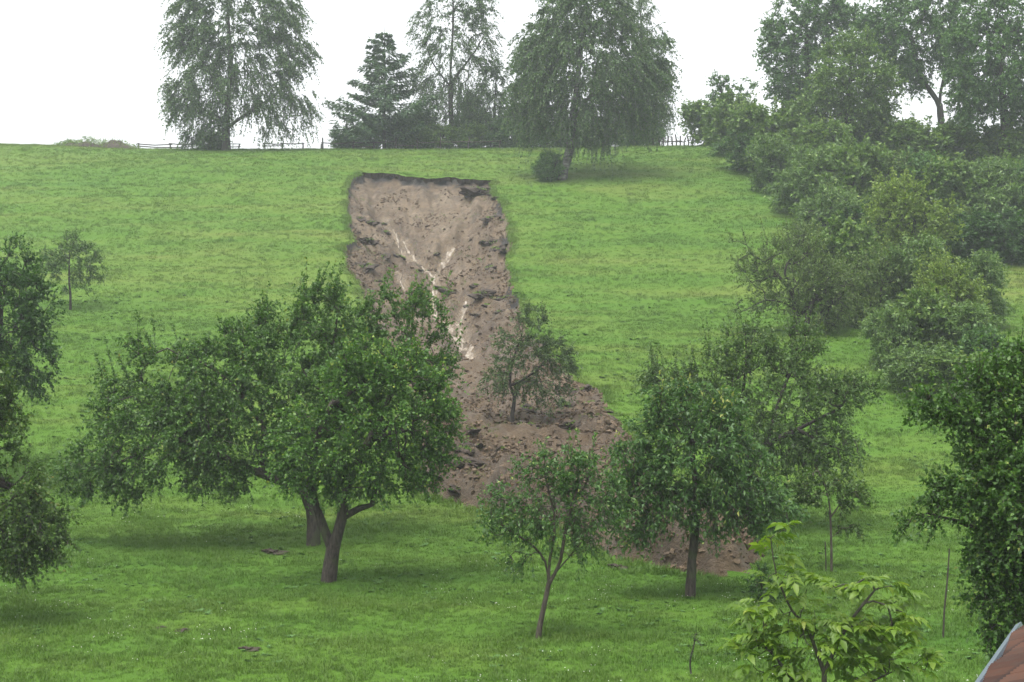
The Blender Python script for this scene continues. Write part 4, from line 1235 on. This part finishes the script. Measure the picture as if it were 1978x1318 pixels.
# spruce
def spruce(name, base, height, width, rng):
    base = np.asarray(base, float)
    TV = []; V = []; rn = []; SO = []; SM = []; SE = []
    z = 0.8
    C = []; L = []; NN = []
    while z < height - .3:
        f = 1 - z / height
        k = int(rng.integers(4, 7)); a0 = rng.uniform(0, 6.28)
        for i in range(k):
            a = a0 + i * 6.283 / k + rng.normal(0, .2)
            bl = width * (f ** .8) * rng.uniform(.4, 1.3) + .25
            d = np.array([math.cos(a), math.sin(a), 0])
            pt = lambda s: np.array([0, 0, z]) + d * bl * s + np.array([0, 0, bl * (-.16 * s + .30 * s * s * (.4 + f))])
            SO.append(pt(0)); SM.append(pt(.5)); SE.append(pt(1))
            m = int(46 * bl) + 10
            s = rng.uniform(.12, 1, m) ** .8
            P = np.array([pt(q) for q in s])
            sg = rng.choice([-1, 1], m)
            side = np.array([-d[1], d[0], 0])
            ax = unit(side * sg[:, None] * rng.uniform(.3, 1, (m, 1)) + d * rng.uniform(.3, 1.1, (m, 1)) + np.array([0, 0, 1]) * rng.normal(-.25, .25, (m, 1)))
            P = P + ax * (rng.uniform(0, 1, (m, 1)) * .45 * bl * (1 - s[:, None] * .6) * .6)
            C.append(P); L.append(ax); NN.append(unit(rng.normal(0, .4, (m, 3)) + np.array([0, 0, 1.0])))
        z += rng.uniform(.34, .62)
    C, L, NN = map(np.vstack, (C, L, NN))
    V = leaves(C, L, NN, .42, .15, rng, .05)
    tr = np.array([[0, 0, -.3], [0, 0, height * .3], [.05, 0, height * .65], [0, 0, height]])
    D = np.tile([0, 0, 1.0], (4, 1))
    tv, tf = tube_mesh(tr, np.arange(-1, 3), D, np.array([.17, .11, .06, .015]), extra=twig_tubes(np.array(SO), np.array(SM), np.array(SE), .03))
    root = link(name, None, None, base)
    link("trunk", mesh_from("trunk", tv, tf, BARK_D, True), root)
    link("crown", mesh_from("crown", V, np.arange(len(V)).reshape(-1, 4), LM['needle'], False, {"rnd": ('FACE', rng.uniform(size=len(C)))}), root)
    return root
g = crest_base(742, 120.0)
t = spruce("spruce_tree", g, 10.6, 5.0, np.random.default_rng(37))
tag(t, "ragged spruce with tiered spreading branches by the fence", "tree", "trees on the hill crest")

# right-hand ridge trees
rg = np.random.default_rng(38)
def ridge(name, Y, px, trunk, lobes, ntips, label, r0=.3, leafm='ridge', lsize=.22, seed=0, ntw=5, limbs=()):
    rr = np.random.default_rng(seed)
    g = crest_base(px, Y)
    t = make_tree(name, g, [[sunk(g, .3)] + pl(Y, *trunk)] + [pl(Y, *l) for l in limbs], px_lobes(lobes, Y), rr, LM[leafm], BARK_D, r0 * .8, int(ntips * 1.5), ntw, 1.0, 12, lsize, lsize * .6, .18, .2, .8, seg=.7, attach=.35, twig_r=.012, inner=1.0, rexp=.58, inner_w=6)
    tag(t, label, "tree", "trees on the right-hand ridge")
ridge("ash_tree", 112., 1562, [(1562, 230), (1560, 150), (1558, 60), (1565, -20)], [(1555, 100, 65, 55), (1570, 30, 70, 45), (1510, 100, 38, 50), (1520, 160, 36, 30), (1620, 40, 40, 45), (1570, -30, 60, 40, 0, .6), (1560, 170, 50, 30), (1500, 60, 24, 30, 0, .7)], 170, "airy round-crowned tree leftmost on the right-hand ridge", seed=41)
ridge("ash_tree", 100., 1640, [(1640, 260), (1640, 180), (1645, 110)], [(1645, 150, 70, 60, 0, 1.2), (1600, 190, 45, 45), (1690, 180, 40, 50), (1640, 220, 75, 35), (1650, 90, 40, 30), (1570, 220, 30, 30)], 170, "lighter bushy tree in front of the airy tree on the ridge", leafm='hedge', seed=42, lsize=.20)
ridge("ash_tree", 108., 1822, [(1818, 250), (1815, 205), (1800, 180), (1775, 140), (1760, 60)], [(1750, 70, 75, 65, 0, 1.2), (1760, 140, 45, 32), (1700, 60, 40, 50), (1830, 40, 55, 60), (1780, -10, 90, 40, 0, .8), (1830, 110, 30, 30, 0, .8)], 190, "tall tree with a bent leaning trunk on the right-hand ridge", seed=43, limbs=[[(1812, 200), (1825, 140), (1835, 80)]])
ridge("ash_tree", 98., 1945, [(1943, 280), (1940, 230), (1935, 150), (1940, 60)], [(1930, 130, 85, 80, 0, 1.2), (1880, 170, 50, 50), (1985, 150, 60, 80), (1930, 50, 80, 55), (1870, 100, 40, 45), (1960, 210, 60, 25, 0, .8), (1890, 215, 40, 22, 0, .7), (1940, -20, 70, 40, 0, .6)], 230, "broad dense tree at the right edge of the ridge", r0=.34, seed=44)

# ------------------------------------------------------------------ shrubs: prototypes and copies
def shrub_proto(name, seed, leafm, ntips, lsize, lwid, stems=4, tall=1.0, ntw=5, nlf=13, tlen=.42, loose=False, droop=.15, barkm=None):
    """a shrub about 1 m in radius and 2*tall m high, standing at the origin"""
    rr = np.random.default_rng(seed)
    limbs = []
    for i in range(stems):
        a = 6.283 * i / stems + rr.normal(0, .3); q = rr.uniform(.25, .6)
        c = np.array([math.cos(a), math.sin(a), 0])
        limbs.append([c * .06 + np.array([0, 0, -.08]), c * q * .5 + np.array([0, 0, .55 * tall]), c * q * .9 + np.array([0, 0, 1.2 * tall])])
    lobes = []
    for i in range(9):
        a = rr.uniform(0, 6.28); q = rr.uniform(.25, .62); z = rr.uniform(.45, 1.5) * tall
        s = rr.uniform(.32, .52)
        lobes.append((np.array([q * math.cos(a), q * math.sin(a), z]), (s, s, s * (.8 + .2 * tall)), 1))
    lobes.append((np.array([0, 0, .95 * tall]), (.7, .7, .75 * tall), 1.2))
    lobes.append((np.array([0, 0, .35 * tall]), (.62, .62, .3 * tall), .8))
    tips = sample_lobes(lobes, ntips, rr, 2.5)
    tips = tips[tips[:, 2] > .08]
    A, par, D, tipn, nl = skeleton(limbs, tips, rr, .22, .2, .25)
    # stems start separately: first limb is the root, others join near the ground
    w = np.zeros(len(A)); w[tipn] = 1
    for i in range(len(A) - 1, 0, -1):
        if par[i] >= 0: w[par[i]] += w[i]
    w = np.maximum(w, .6)
    r = np.maximum(.055 * (w / w.max()) ** .45, .006)
    org = A[tipn]; fine = np.where((w <= 2) & (np.arange(len(A)) >= nl))[0]
    org = np.vstack([org, A[rr.choice(fine, int(len(tipn) * (.3 if loose else .7)))]])
    cen = np.array([0, 0, .8 * tall])
    V, rnd, (O, M, E) = foliage(org, unit(org - cen), rr, ntw, tlen, nlf, droop, lsize, lwid, .75, .25, .5, .15)
    so = org[rr.choice(np.argsort(-org[:, 2] - .4 * np.linalg.norm(org[:, :2], axis=1))[:len(org) // 2], 34)]
    V2, r2, (O2, M2, E2) = foliage(so, unit(so - cen) * .5 + np.array([0, 0, .7]), rr, 1, .55, 16, .02, lsize * .9, lwid * .9, .25, .3, .3, 0)
    V = np.vstack([V, V2]); rnd = np.concatenate([rnd, np.clip(r2 + .1, 0, 1)])
    TV, TF = tube_mesh(A, par, D, r, extra=twig_tubes(np.vstack([O, O2]), np.vstack([M, M2]), np.vstack([E, E2]), .006))
    return (mesh_from("stems", TV, TF, barkm or BARK_D, True), mesh_from("foliage", V, np.arange(len(V)).reshape(-1, 4), LM[leafm], False, {"rnd": ('FACE', rnd)}))

SH = {
    'a': shrub_proto("a", 51, 'hedge', 110, .125, .075, nlf=10),
    'b': shrub_proto("b", 52, 'hedge', 100, .12, .075, tall=1.15, nlf=10),
    'c': shrub_proto("c", 53, 'dark', 110, .12, .075, nlf=10),
    'w': shrub_proto("w", 54, 'willow', 120, .14, .045, tall=1.1, ntw=5, nlf=11),
    'v': shrub_proto("v", 55, 'willow', 110, .135, .045, tall=.95, nlf=11),
    'o': shrub_proto("o", 56, 'olive', 95, .075, .045, loose=True, tlen=.5, ntw=4, nlf=12),
    'p': shrub_proto("p", 57, 'olive', 90, .075, .045, loose=True, tall=1.2, tlen=.5, ntw=4),
    'l': shrub_proto("l", 58, 'light', 130, .080, .048, tall=1.25, nlf=12),
    'r': shrub_proto("r", 59, 'ridge', 100, .125, .075, nlf=10),
}
rgs = np.random.default_rng(60)
def shrub(kind, px, py, rx, ry, label, group, Y=None, name="shrub", cat="shrub"):
    """centre and radii in photo pixels; stands on the ground under its lower edge"""
    if Y is None:
        g = ground_at(px, py + ry * .92, HT)
    else:
        x = (px - CX) / FPX * Y
        g = np.array([x, Y, hz(x, Y)])
    s = g[1] / FPX
    st, fo = SH[kind]
    e = link(name, None, None, g)
    tallk = max(v.co.z for v in st.vertices)
    e.scale = (rx * s * 1.02, rx * s * rgs.uniform(.85, 1.15), max(0.3, (at(px, py - ry, g[1])[2] - g[2])) / tallk)
    e.rotation_euler = (0, 0, rgs.uniform(0, 6.28))
    link("stems", st, e); link("foliage", fo, e)
    tag(e, label, cat, group)
    return e

HG = "shrubs of the hedgerow on the right slope"
L_top = "green hedge shrub from the crest down the meadow edge of the hedgerow"
L_up = "grey-green shrub from the left in the thicket just below the ridge trees"
L_mid = "grey-green shrub from the left in the thicket's second row down"
L_wil = "leafy green shrub from the left in the lower hedgerow"
L_ol = "looser olive-green shrub from the left on the hedgerow's meadow side"
L_dk = "dark shrub from the left low in the thicket around the young ash"
L_bot = "low green shrub from the left at the lower end of the hedgerow"
hedge_list = [
    ('a', 1372, 232, 52, 50, L_top), ('b', 1425, 240, 62, 68, L_top), ('a', 1485, 262, 68, 80, L_top), ('r', 1450, 288, 50, 48, L_top),
    ('b', 1545, 265, 72, 76, L_top), ('w', 1500, 318, 58, 60, L_top), ('a', 1600, 292, 70, 72, L_up), ('r', 1665, 275, 70, 62, L_up), ('b', 1735, 285, 72, 62, L_up),
    ('a', 1800, 288, 72, 60, L_up), ('r', 1865, 280, 68, 58, L_up), ('b', 1935, 290, 70, 60, L_up), ('a', 1985, 300, 58, 62, L_up),
    ('w', 1565, 345, 72, 76, L_mid), ('a', 1640, 345, 76, 92, L_mid), ('v', 1605, 415, 66, 70, L_mid), ('p', 1715, 360, 76, 74, L_mid), ('r', 1790, 360, 78, 72, L_mid), ('a', 1860, 368, 80, 78, L_mid), ('w', 1930, 372, 76, 78, L_mid), ('r', 1990, 380, 56, 78, L_mid),
    ('c', 1850, 448, 70, 62, L_dk), ('c', 1920, 452, 66, 62, L_dk), ('c', 1985, 455, 54, 58, L_dk), ('c', 1670, 435, 62, 64, L_dk),
    ('o', 1565, 475, 58, 62, L_ol), ('b', 1640, 492, 66, 82, L_ol), ('o', 1690, 548, 66, 90, L_ol), ('p', 1610, 560, 66, 76, L_ol),
    ('w', 1765, 545, 76, 92, L_wil), ('l', 1835, 570, 74, 92, L_wil), ('w', 1895, 560, 60, 78, L_wil), ('v', 1725, 645, 66, 76, L_wil), ('b', 1795, 635, 74, 86, L_wil),
    ('w', 1865, 655, 74, 74, L_bot), ('v', 1775, 705, 64, 56, L_bot), ('a', 1845, 725, 74, 60, L_bot), ('r', 1915, 690, 62, 66, L_bot)]
_cnt = {}
for k, px, py, rx, ry, lab in sorted(hedge_list, key=lambda q: q[1]):
    _cnt[lab] = _cnt.get(lab, -1) + 1
    shrub(k, px, py, rx, ry, ORD[_cnt[lab]] + " " + lab, HG)
shrub('l', 1752, 425, 84, 108, "light yellow-green young ash rising out of the hedgerow", HG, name="ash_sapling", cat="tree")
# the brownish thorn tree at the meadow edge of the hedge, with visible stems
rg = np.random.default_rng(61)
g = ground_at(1540, 646); Y = g[1]
t = make_tree("thorn_tree", g, [[sunk(g)] + pl(Y, (1538, 615), (1532, 580), (1525, 540)), pl(Y, (1537, 620), (1570, 580), (1600, 540)), pl(Y, (1534, 590), (1480, 580), (1440, 600)), pl(Y, (1528, 560), (1480, 510), (1450, 490))],
              px_lobes([(1500, 530, 60, 45), (1560, 540, 60, 55), (1460, 520, 40, 36, 0, .8), (1530, 490, 60, 30), (1445, 590, 30, 14, 0, .5), (1590, 590, 45, 40), (1500, 580, 50, 28, 0, .8), (1430, 480, 20, 24, 0, .4)], Y),
              rg, LM['olive'], BARK_D, .15, 170, 5, .6, 9, .10, .06, .1, .3, .75, seg=.4, attach=.4, shoots=30, shoot_len=1.0, twig_r=.01)
tag(t, "brownish thin-leaved thorn tree where the hedgerow meets the meadow", "tree", HG)
g = ground_at(1558, 650)
t = make_tree("thorn_tree", g, [[sunk(g)] + pl(g[1], (1560, 610), (1575, 570), (1590, 530))], px_lobes([(1580, 550, 40, 40), (1600, 600, 36, 36), (1620, 560, 36, 40)], g[1]), rg, LM['olive'], BARK_D, .1, 70, 5, .55, 9, .10, .06, .1, .3, .75, seg=.4, twig_r=.01)
tag(t, "second stem of brownish thorn growing right of the thin-leaved thorn tree", "tree", HG)
# thin bush poking out above the hedge's top end
g = crest_base(1402, 117.)
t = make_tree("elder_bush", g, [[sunk(g)] + pl(117., (1400, 240), (1395, 190), (1388, 155))], px_lobes([(1390, 160, 18, 14), (1410, 185, 34, 18), (1440, 170, 14, 14, 0, .6), (1385, 200, 25, 20)], 117.), rg, LM['ridge'], BARK_D, .1, 50, 4, .6, 8, .2, .12, .1, .2, .8, seg=.5, twig_r=.012)
tag(t, "thin sparse bush poking above the upper end of the hedgerow", "bush")

CG = "undergrowth along the crest fence"
L_cr = "low bush from the left in the undergrowth along the crest"
for oi, (k, px, py, rx, ry, Y) in enumerate(sorted([('c', 665, 262, 30, 26, 121), ('r', 710, 255, 32, 30, 122), ('a', 800, 262, 30, 24, 120.5), ('b', 850, 262, 34, 26, 120), ('a', 905, 258, 30, 26, 121), ('r', 950, 255, 32, 30, 122), ('c', 985, 250, 30, 36, 122), ('r', 1030, 252, 36, 34, 122), ('c', 1215, 248, 30, 34, 123), ('r', 1255, 250, 30, 30, 122), ('r', 770, 250, 30, 36, 123), ('c', 1090, 255, 40, 34, 124), ('c', 1150, 250, 40, 34, 124), ('c', 820, 235, 30, 44, 125), ('r', 905, 225, 30, 55, 125)], key=lambda q: q[1])):
    shrub(k, px, py, rx, ry, ORD[oi] + " " + L_cr, CG, Y=Y, name="bush", cat="bush")
shrub('r', 1060, 320, 36, 32, "round bush at the foot of the big weeping birch", None, name="bush", cat="bush")
shrub('c', 405, 272, 30, 22, "small bush left of the left weeping birch's trunk", None, Y=116.0, name="bush", cat="bush")

# ------------------------------------------------------------------ mound on the crest
import bmesh
def mound():
    Y = 118.0
    g = crest_base(190, Y)
    V = []; F = []
    nx_, ny_ = 44, 14
    for j in range(ny_):
        for i in range(nx_):
            u_, v_ = i / (nx_ - 1) * 2 - 1, j / (ny_ - 1) * 2 - 1
            x, y = u_ * 3.3, v_ * 1.2
            e = max(0, 1 - u_ * u_) ** .6 * max(0, 1 - v_ * v_) ** .7
            h = e * (.42 + .9 * float(fbm(np.array([x / .9 + 4]), np.array([y / .8]), 141, 3)[0]) + .35 * float(sstep(.1, .7, np.array([u_]))[()] if False else sstep(.1, .7, u_)))
            V.append((x, y, hz(g[0] + x, g[1] + y) - g[2] + max(h, -.05) - .06))
    for j in range(ny_ - 1):
        for i in range(nx_ - 1):
            a = j * nx_ + i
            F.append((a, a + 1, a + 1 + nx_, a + nx_))
    root = link("earth_mound", None, None, g)
    link("soil", mesh_from("soil", V, F, m_sodsoil, True), root)
    rr = np.random.default_rng(142)
    V2 = []
    C = []
    for i in range(2600):
        k = int(rr.integers(len(V))); v = V[k]
        if rr.uniform() < (.9 if v[0] < 0.8 else .35):
            C.append(np.array(v) + np.array([rr.normal(0, .1), rr.normal(0, .1), rr.uniform(0, .30) * (1.6 if -1.2 < v[0] < .3 else .8)]))
    C = np.array(C); n = len(C)
    LV = leaves(C, unit(rr.normal(0, .6, (n, 3)) + np.array([0, 0, .5])), unit(rr.normal(0, 1, (n, 3))), .16, .07, rr)
    link("weeds", mesh_from("weeds", LV, np.arange(len(LV)).reshape(-1, 4), LM['hedge'], False, {"rnd": ('FACE', rr.uniform(size=n))}), root)
    tag(root, "low weedy earth mound on the crest at the far left", "mound")
mound()

# molehills and bare spots in the orchard
for px, py, w_, lab in [(355, 1221, 26, "small molehill beside a pale patch in the lower left grass"), (310, 1214, 16, "tiny bare soil spot left of the molehill in the lower left grass"),
                        (482, 1258, 30, "flat molehill at the bottom left of the meadow"), (128, 1050, 22, "molehill near the drooping boughs on the left"),
                        (530, 1070, 40, "low dark molehill left of the rear apple trunk"), (1195, 1098, 34, "small soil heap washed out below the debris")]:
    g = ground_at(px, py); r = w_ / FPX * g[1] * .5
    o = link("molehill", SOD[3][0], None, g); o.scale = (r, r * .9, r * .7); o.rotation_euler = (0, 0, RNG.uniform(0, 6))
    tag(o, lab, "molehill")

# ------------------------------------------------------------------ fences on the crest
def crest_fence(Y, xs_px, post_h, rails, label, rr, lean=.06):
    root = link("wooden_fence", None, None, crest_base(xs_px[0], Y)); B = np.array(root.location)
    tops = []
    for px in xs_px:
        g = crest_base(px, Y + rr.normal(0, .15)); h = post_h * rr.uniform(.75, 1.25)
        P = np.array([[0, 0, -.3], [rr.normal(0, lean) * .5, 0, h * .5], [rr.normal(0, lean), rr.normal(0, lean), h]])
        o = link("post", stick_mesh("post", P, [.065, .06, .055], m_stake), root, g - B)
        tops.append((g, h))
    for i in range(len(tops) - 1):
        (a, ha), (c, hc) = tops[i], tops[i + 1]
        for q in rails:
            if rr.uniform() < .22: continue
            p0 = a + np.array([-.15, -.09, post_h * q + rr.normal(0, .04)]) - B; p1 = c + np.array([.15, -.09, post_h * q + rr.normal(0, .04)]) - B
            m = (p0 + p1) / 2 + np.array([0, 0, rr.normal(-.03, .03)])
            link("rail", stick_mesh("rail", np.array([p0, m, p1]), [.045, .043, .04], m_stake), root)
    tag(root, label, "fence")
rr = np.random.default_rng(71)
crest_fence(119.0, [268, 330, 372, 418, 462, 512, 545, 585, 621], .55, (.45, .85), "low wooden rail fence along the crest under the left birch", rr)
crest_fence(118.2, [624, 683, 722, 764, 806, 850, 905, 965], .8, (.4, .75), "wooden rail fence on the crest in front of the spruce", rr)
crest_fence(121.0, [1262, 1274, 1283, 1291, 1299, 1306, 1314, 1322, 1330, 1338], 1.0, (.5,), "short dark paling fence between the birches and the hedgerow", rr, .1)

# ------------------------------------------------------------------ tiled roof at the lower right corner
m_tile, nt, out = new_mat("roof_tile")
_oi = nt.nodes.new("ShaderNodeObjectInfo"); _p = geo_pos(nt)
_c = ramp(nt, _oi.outputs['Random'], [(0, (0.036, 0.015, 0.009)), (.5, (0.058, 0.024, 0.013)), (1, (0.076, 0.035, 0.021))]).outputs[0]
_n = noise(nt, 9, 5, .65, _p)
_c = mixc(nt, ramp(nt, _n.outputs['Fac'], [(.45, (0, 0, 0)), (.75, (.8, .8, .8))]).outputs[0], _c, (0.046, 0.034, 0.028))
_c = mixc(nt, attr(nt, "lap_shade").outputs['Fac'], _c, (0.009, 0.007, 0.006))  # shade under the tile laps, painted into the colour
nt.links.new(principled(nt, _c, .6, .2, bump(nt, _n.outputs['Fac'], .25, .01)).outputs[0], out.inputs['Surface'])
m_metal, nt, out = new_mat("gutter_metal")
_q = principled(nt, (0.17, 0.21, 0.25), .45, .4); _q.inputs['Metallic'].default_value = .5
nt.links.new(_q.outputs[0], out.inputs['Surface'])
m_plaster, nt, out = new_mat("plaster")
_n = noise(nt, 6, 5, .6, geo_pos(nt))
nt.links.new(principled(nt, ramp(nt, _n.outputs['Fac'], [(.3, (.48, .45, .40)), (.7, (.60, .57, .51))]).outputs[0], .9, .2).outputs[0], out.inputs['Surface'])

def farm_roof():
    Yc = 6.6
    e0 = at(1912, 1318, Yc)                     # a point on the eave
    al = math.radians(34.0)                     # heading of the tile courses
    h = np.array([math.sin(al), math.cos(al), 0]); uh = np.array([math.cos(al), -math.sin(al), 0])
    t_ = .5
    us = unit(np.array([uh[0], uh[1], t_])); nrm = np.cross(us, h); nrm = nrm if nrm[2] > 0 else -nrm
    d1 = ray(1990, 1195); O = np.array([0, 0, EYE])
    e1 = O + d1 * (((e0 - O) @ nrm) / (d1 @ nrm))
    ev = unit(e1 - e0)                          # the eave runs a little askew to the courses
    inn = np.cross(nrm, ev); inn = inn if inn @ us > 0 else -inn
    root = link("farm_building", None, None, (e0[0], e0[1], 0)); B = np.array(root.location)
    E = e0 - B
    tw, tl = .20, .33
    V = []; F = []
    k = 17
    shd = []
    for s_, lift, dd_ in ((-.03, .060, 0), (tl * .42, .035, .1), (tl * .55, .028, .9), (tl, .004, 1)):  # last value: painted shade, darkest towards the tile head
        shd += [dd_] * k
        for i in range(k):
            f = i / (k - 1)
            V.append(h * (f * tw) + us * s_ + nrm * (lift + .022 * abs(math.sin(f * math.pi * 4)) ** .8))
    for j in range(3):
        for i in range(k - 1):
            a = j * k + i
            F.append((a, a + 1, a + 1 + k, a + k))
    b0 = len(V)
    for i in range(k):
        V.append(np.array(V[i]) - nrm * .045); shd.append(.3)
    for i in range(k - 1):
        F.append((i + 1, i, b0 + i, b0 + i + 1))
    tm = mesh_from("tile", V, F, m_tile, False, {"lap_shade": ('POINT', shd)})
    La, Lb, W = -2.2, 2.6, 4.2
    c = lambda a, b_, z=0: E + ev * a + inn * b_ + nrm * z
    box = [(0, 1, 2, 3), (7, 6, 5, 4), (0, 4, 5, 1), (1, 5, 6, 2), (2, 6, 7, 3), (3, 7, 4, 0)]
    rf = link("roof", mesh_from("roof", [c(La, .02, -.03), c(Lb, .02, -.03), c(Lb, W, -.03), c(La, W, -.03), c(La, .02, -.12), c(Lb, .02, -.12), c(Lb, W, -.12), c(La, W, -.12)], box, m_stake), root)
    rt = np.random.default_rng(5)
    cnt = 0
    for a in range(-16, 22):
        for b_ in range(-6, 16):
            p = E + h * (a * tw) + us * (b_ * tl)
            cor = [p + h * tw * i + us * (-.03 + (tl + .03) * j) - E for i in (0, 1) for j in (0, 1)]
            xs_, ys_ = [q @ ev for q in cor], [q @ inn for q in cor]
            if not (La < min(xs_) and max(xs_) < Lb and max(ys_) > .08 and min(ys_) < W - .1 and cnt < 300):
                continue
            cnt += 1
            loc = p + h * rt.normal(0, .002) + us * rt.normal(0, .004) + nrm * (rt.uniform(-.003, .003) - .02)
            m_ = tm
            if min(ys_) < .01:                  # cut along the eave
                bm = bmesh.new(); bm.from_mesh(tm)
                bmesh.ops.bisect_plane(bm, geom=bm.verts[:] + bm.edges[:] + bm.faces[:], plane_co=Vector(E + inn * .01 - loc), plane_no=Vector(-inn), clear_outer=True)
                m_ = bpy.data.meshes.new("tile_cut"); bm.to_mesh(m_); bm.free(); m_.materials.append(m_tile)
                if not len(m_.polygons): continue
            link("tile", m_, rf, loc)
    # folded metal strip along the eave
    fl = link("eave_flashing", mesh_from("eave_flashing", [c(La, -.03, .045), c(Lb, -.03, .045), c(Lb, .012, .052), c(La, .012, .052), c(La, -.03, -.10), c(Lb, -.03, -.10), c(Lb, .008, -.10), c(La, .008, -.10)], box, m_metal), root)
    zb = hz(e0[0], e0[1]) - .3
    p = [c(La + .35, .35), c(Lb - .35, .35), c(Lb - .35, W - .1), c(La + .35, W - .1)]
    V = [np.array([q[0], q[1], q[2] - .16]) for q in p] + [np.array([q[0], q[1], zb]) for q in p]
    link("wall", mesh_from("wall", V, [(0, 1, 5, 4), (1, 2, 6, 5), (2, 3, 7, 6), (3, 0, 4, 7)], m_plaster), root)
    tag(root, "corner of a reddish-brown tiled roof with metal eave edge, lower right", "building")
farm_roof()

# ------------------------------------------------------------------ rain-laden air
m_haze = bpy.data.materials.new("haze_air"); m_haze.use_nodes = True
nt = m_haze.node_tree; nt.nodes.clear()
out = nt.nodes.new("ShaderNodeOutputMaterial")
pv = nt.nodes.new("ShaderNodeVolumePrincipled")
pv.inputs['Color'].default_value = (0.88, 0.93, 1.0, 1)
pv.inputs['Density'].default_value = 0.0008
pv.inputs['Anisotropy'].default_value = 0.2
nt.links.new(pv.outputs[0], out.inputs['Volume'])
x0, x1, y0, y1, z0, z1 = -720, 720, -320, 1320, -3.0, 46.0
hv = [(x, y, z) for z in (z0, z1) for y in (y0, y1) for x in (x0, x1)]
hf = [(0, 2, 3, 1), (4, 5, 7, 6), (0, 1, 5, 4), (2, 6, 7, 3), (0, 4, 6, 2), (1, 3, 7, 5)]
hz_o = link("haze", mesh_from("haze", hv, hf, m_haze))
tag(hz_o, "pale rainy haze over the hillside", "haze", None, "stuff")
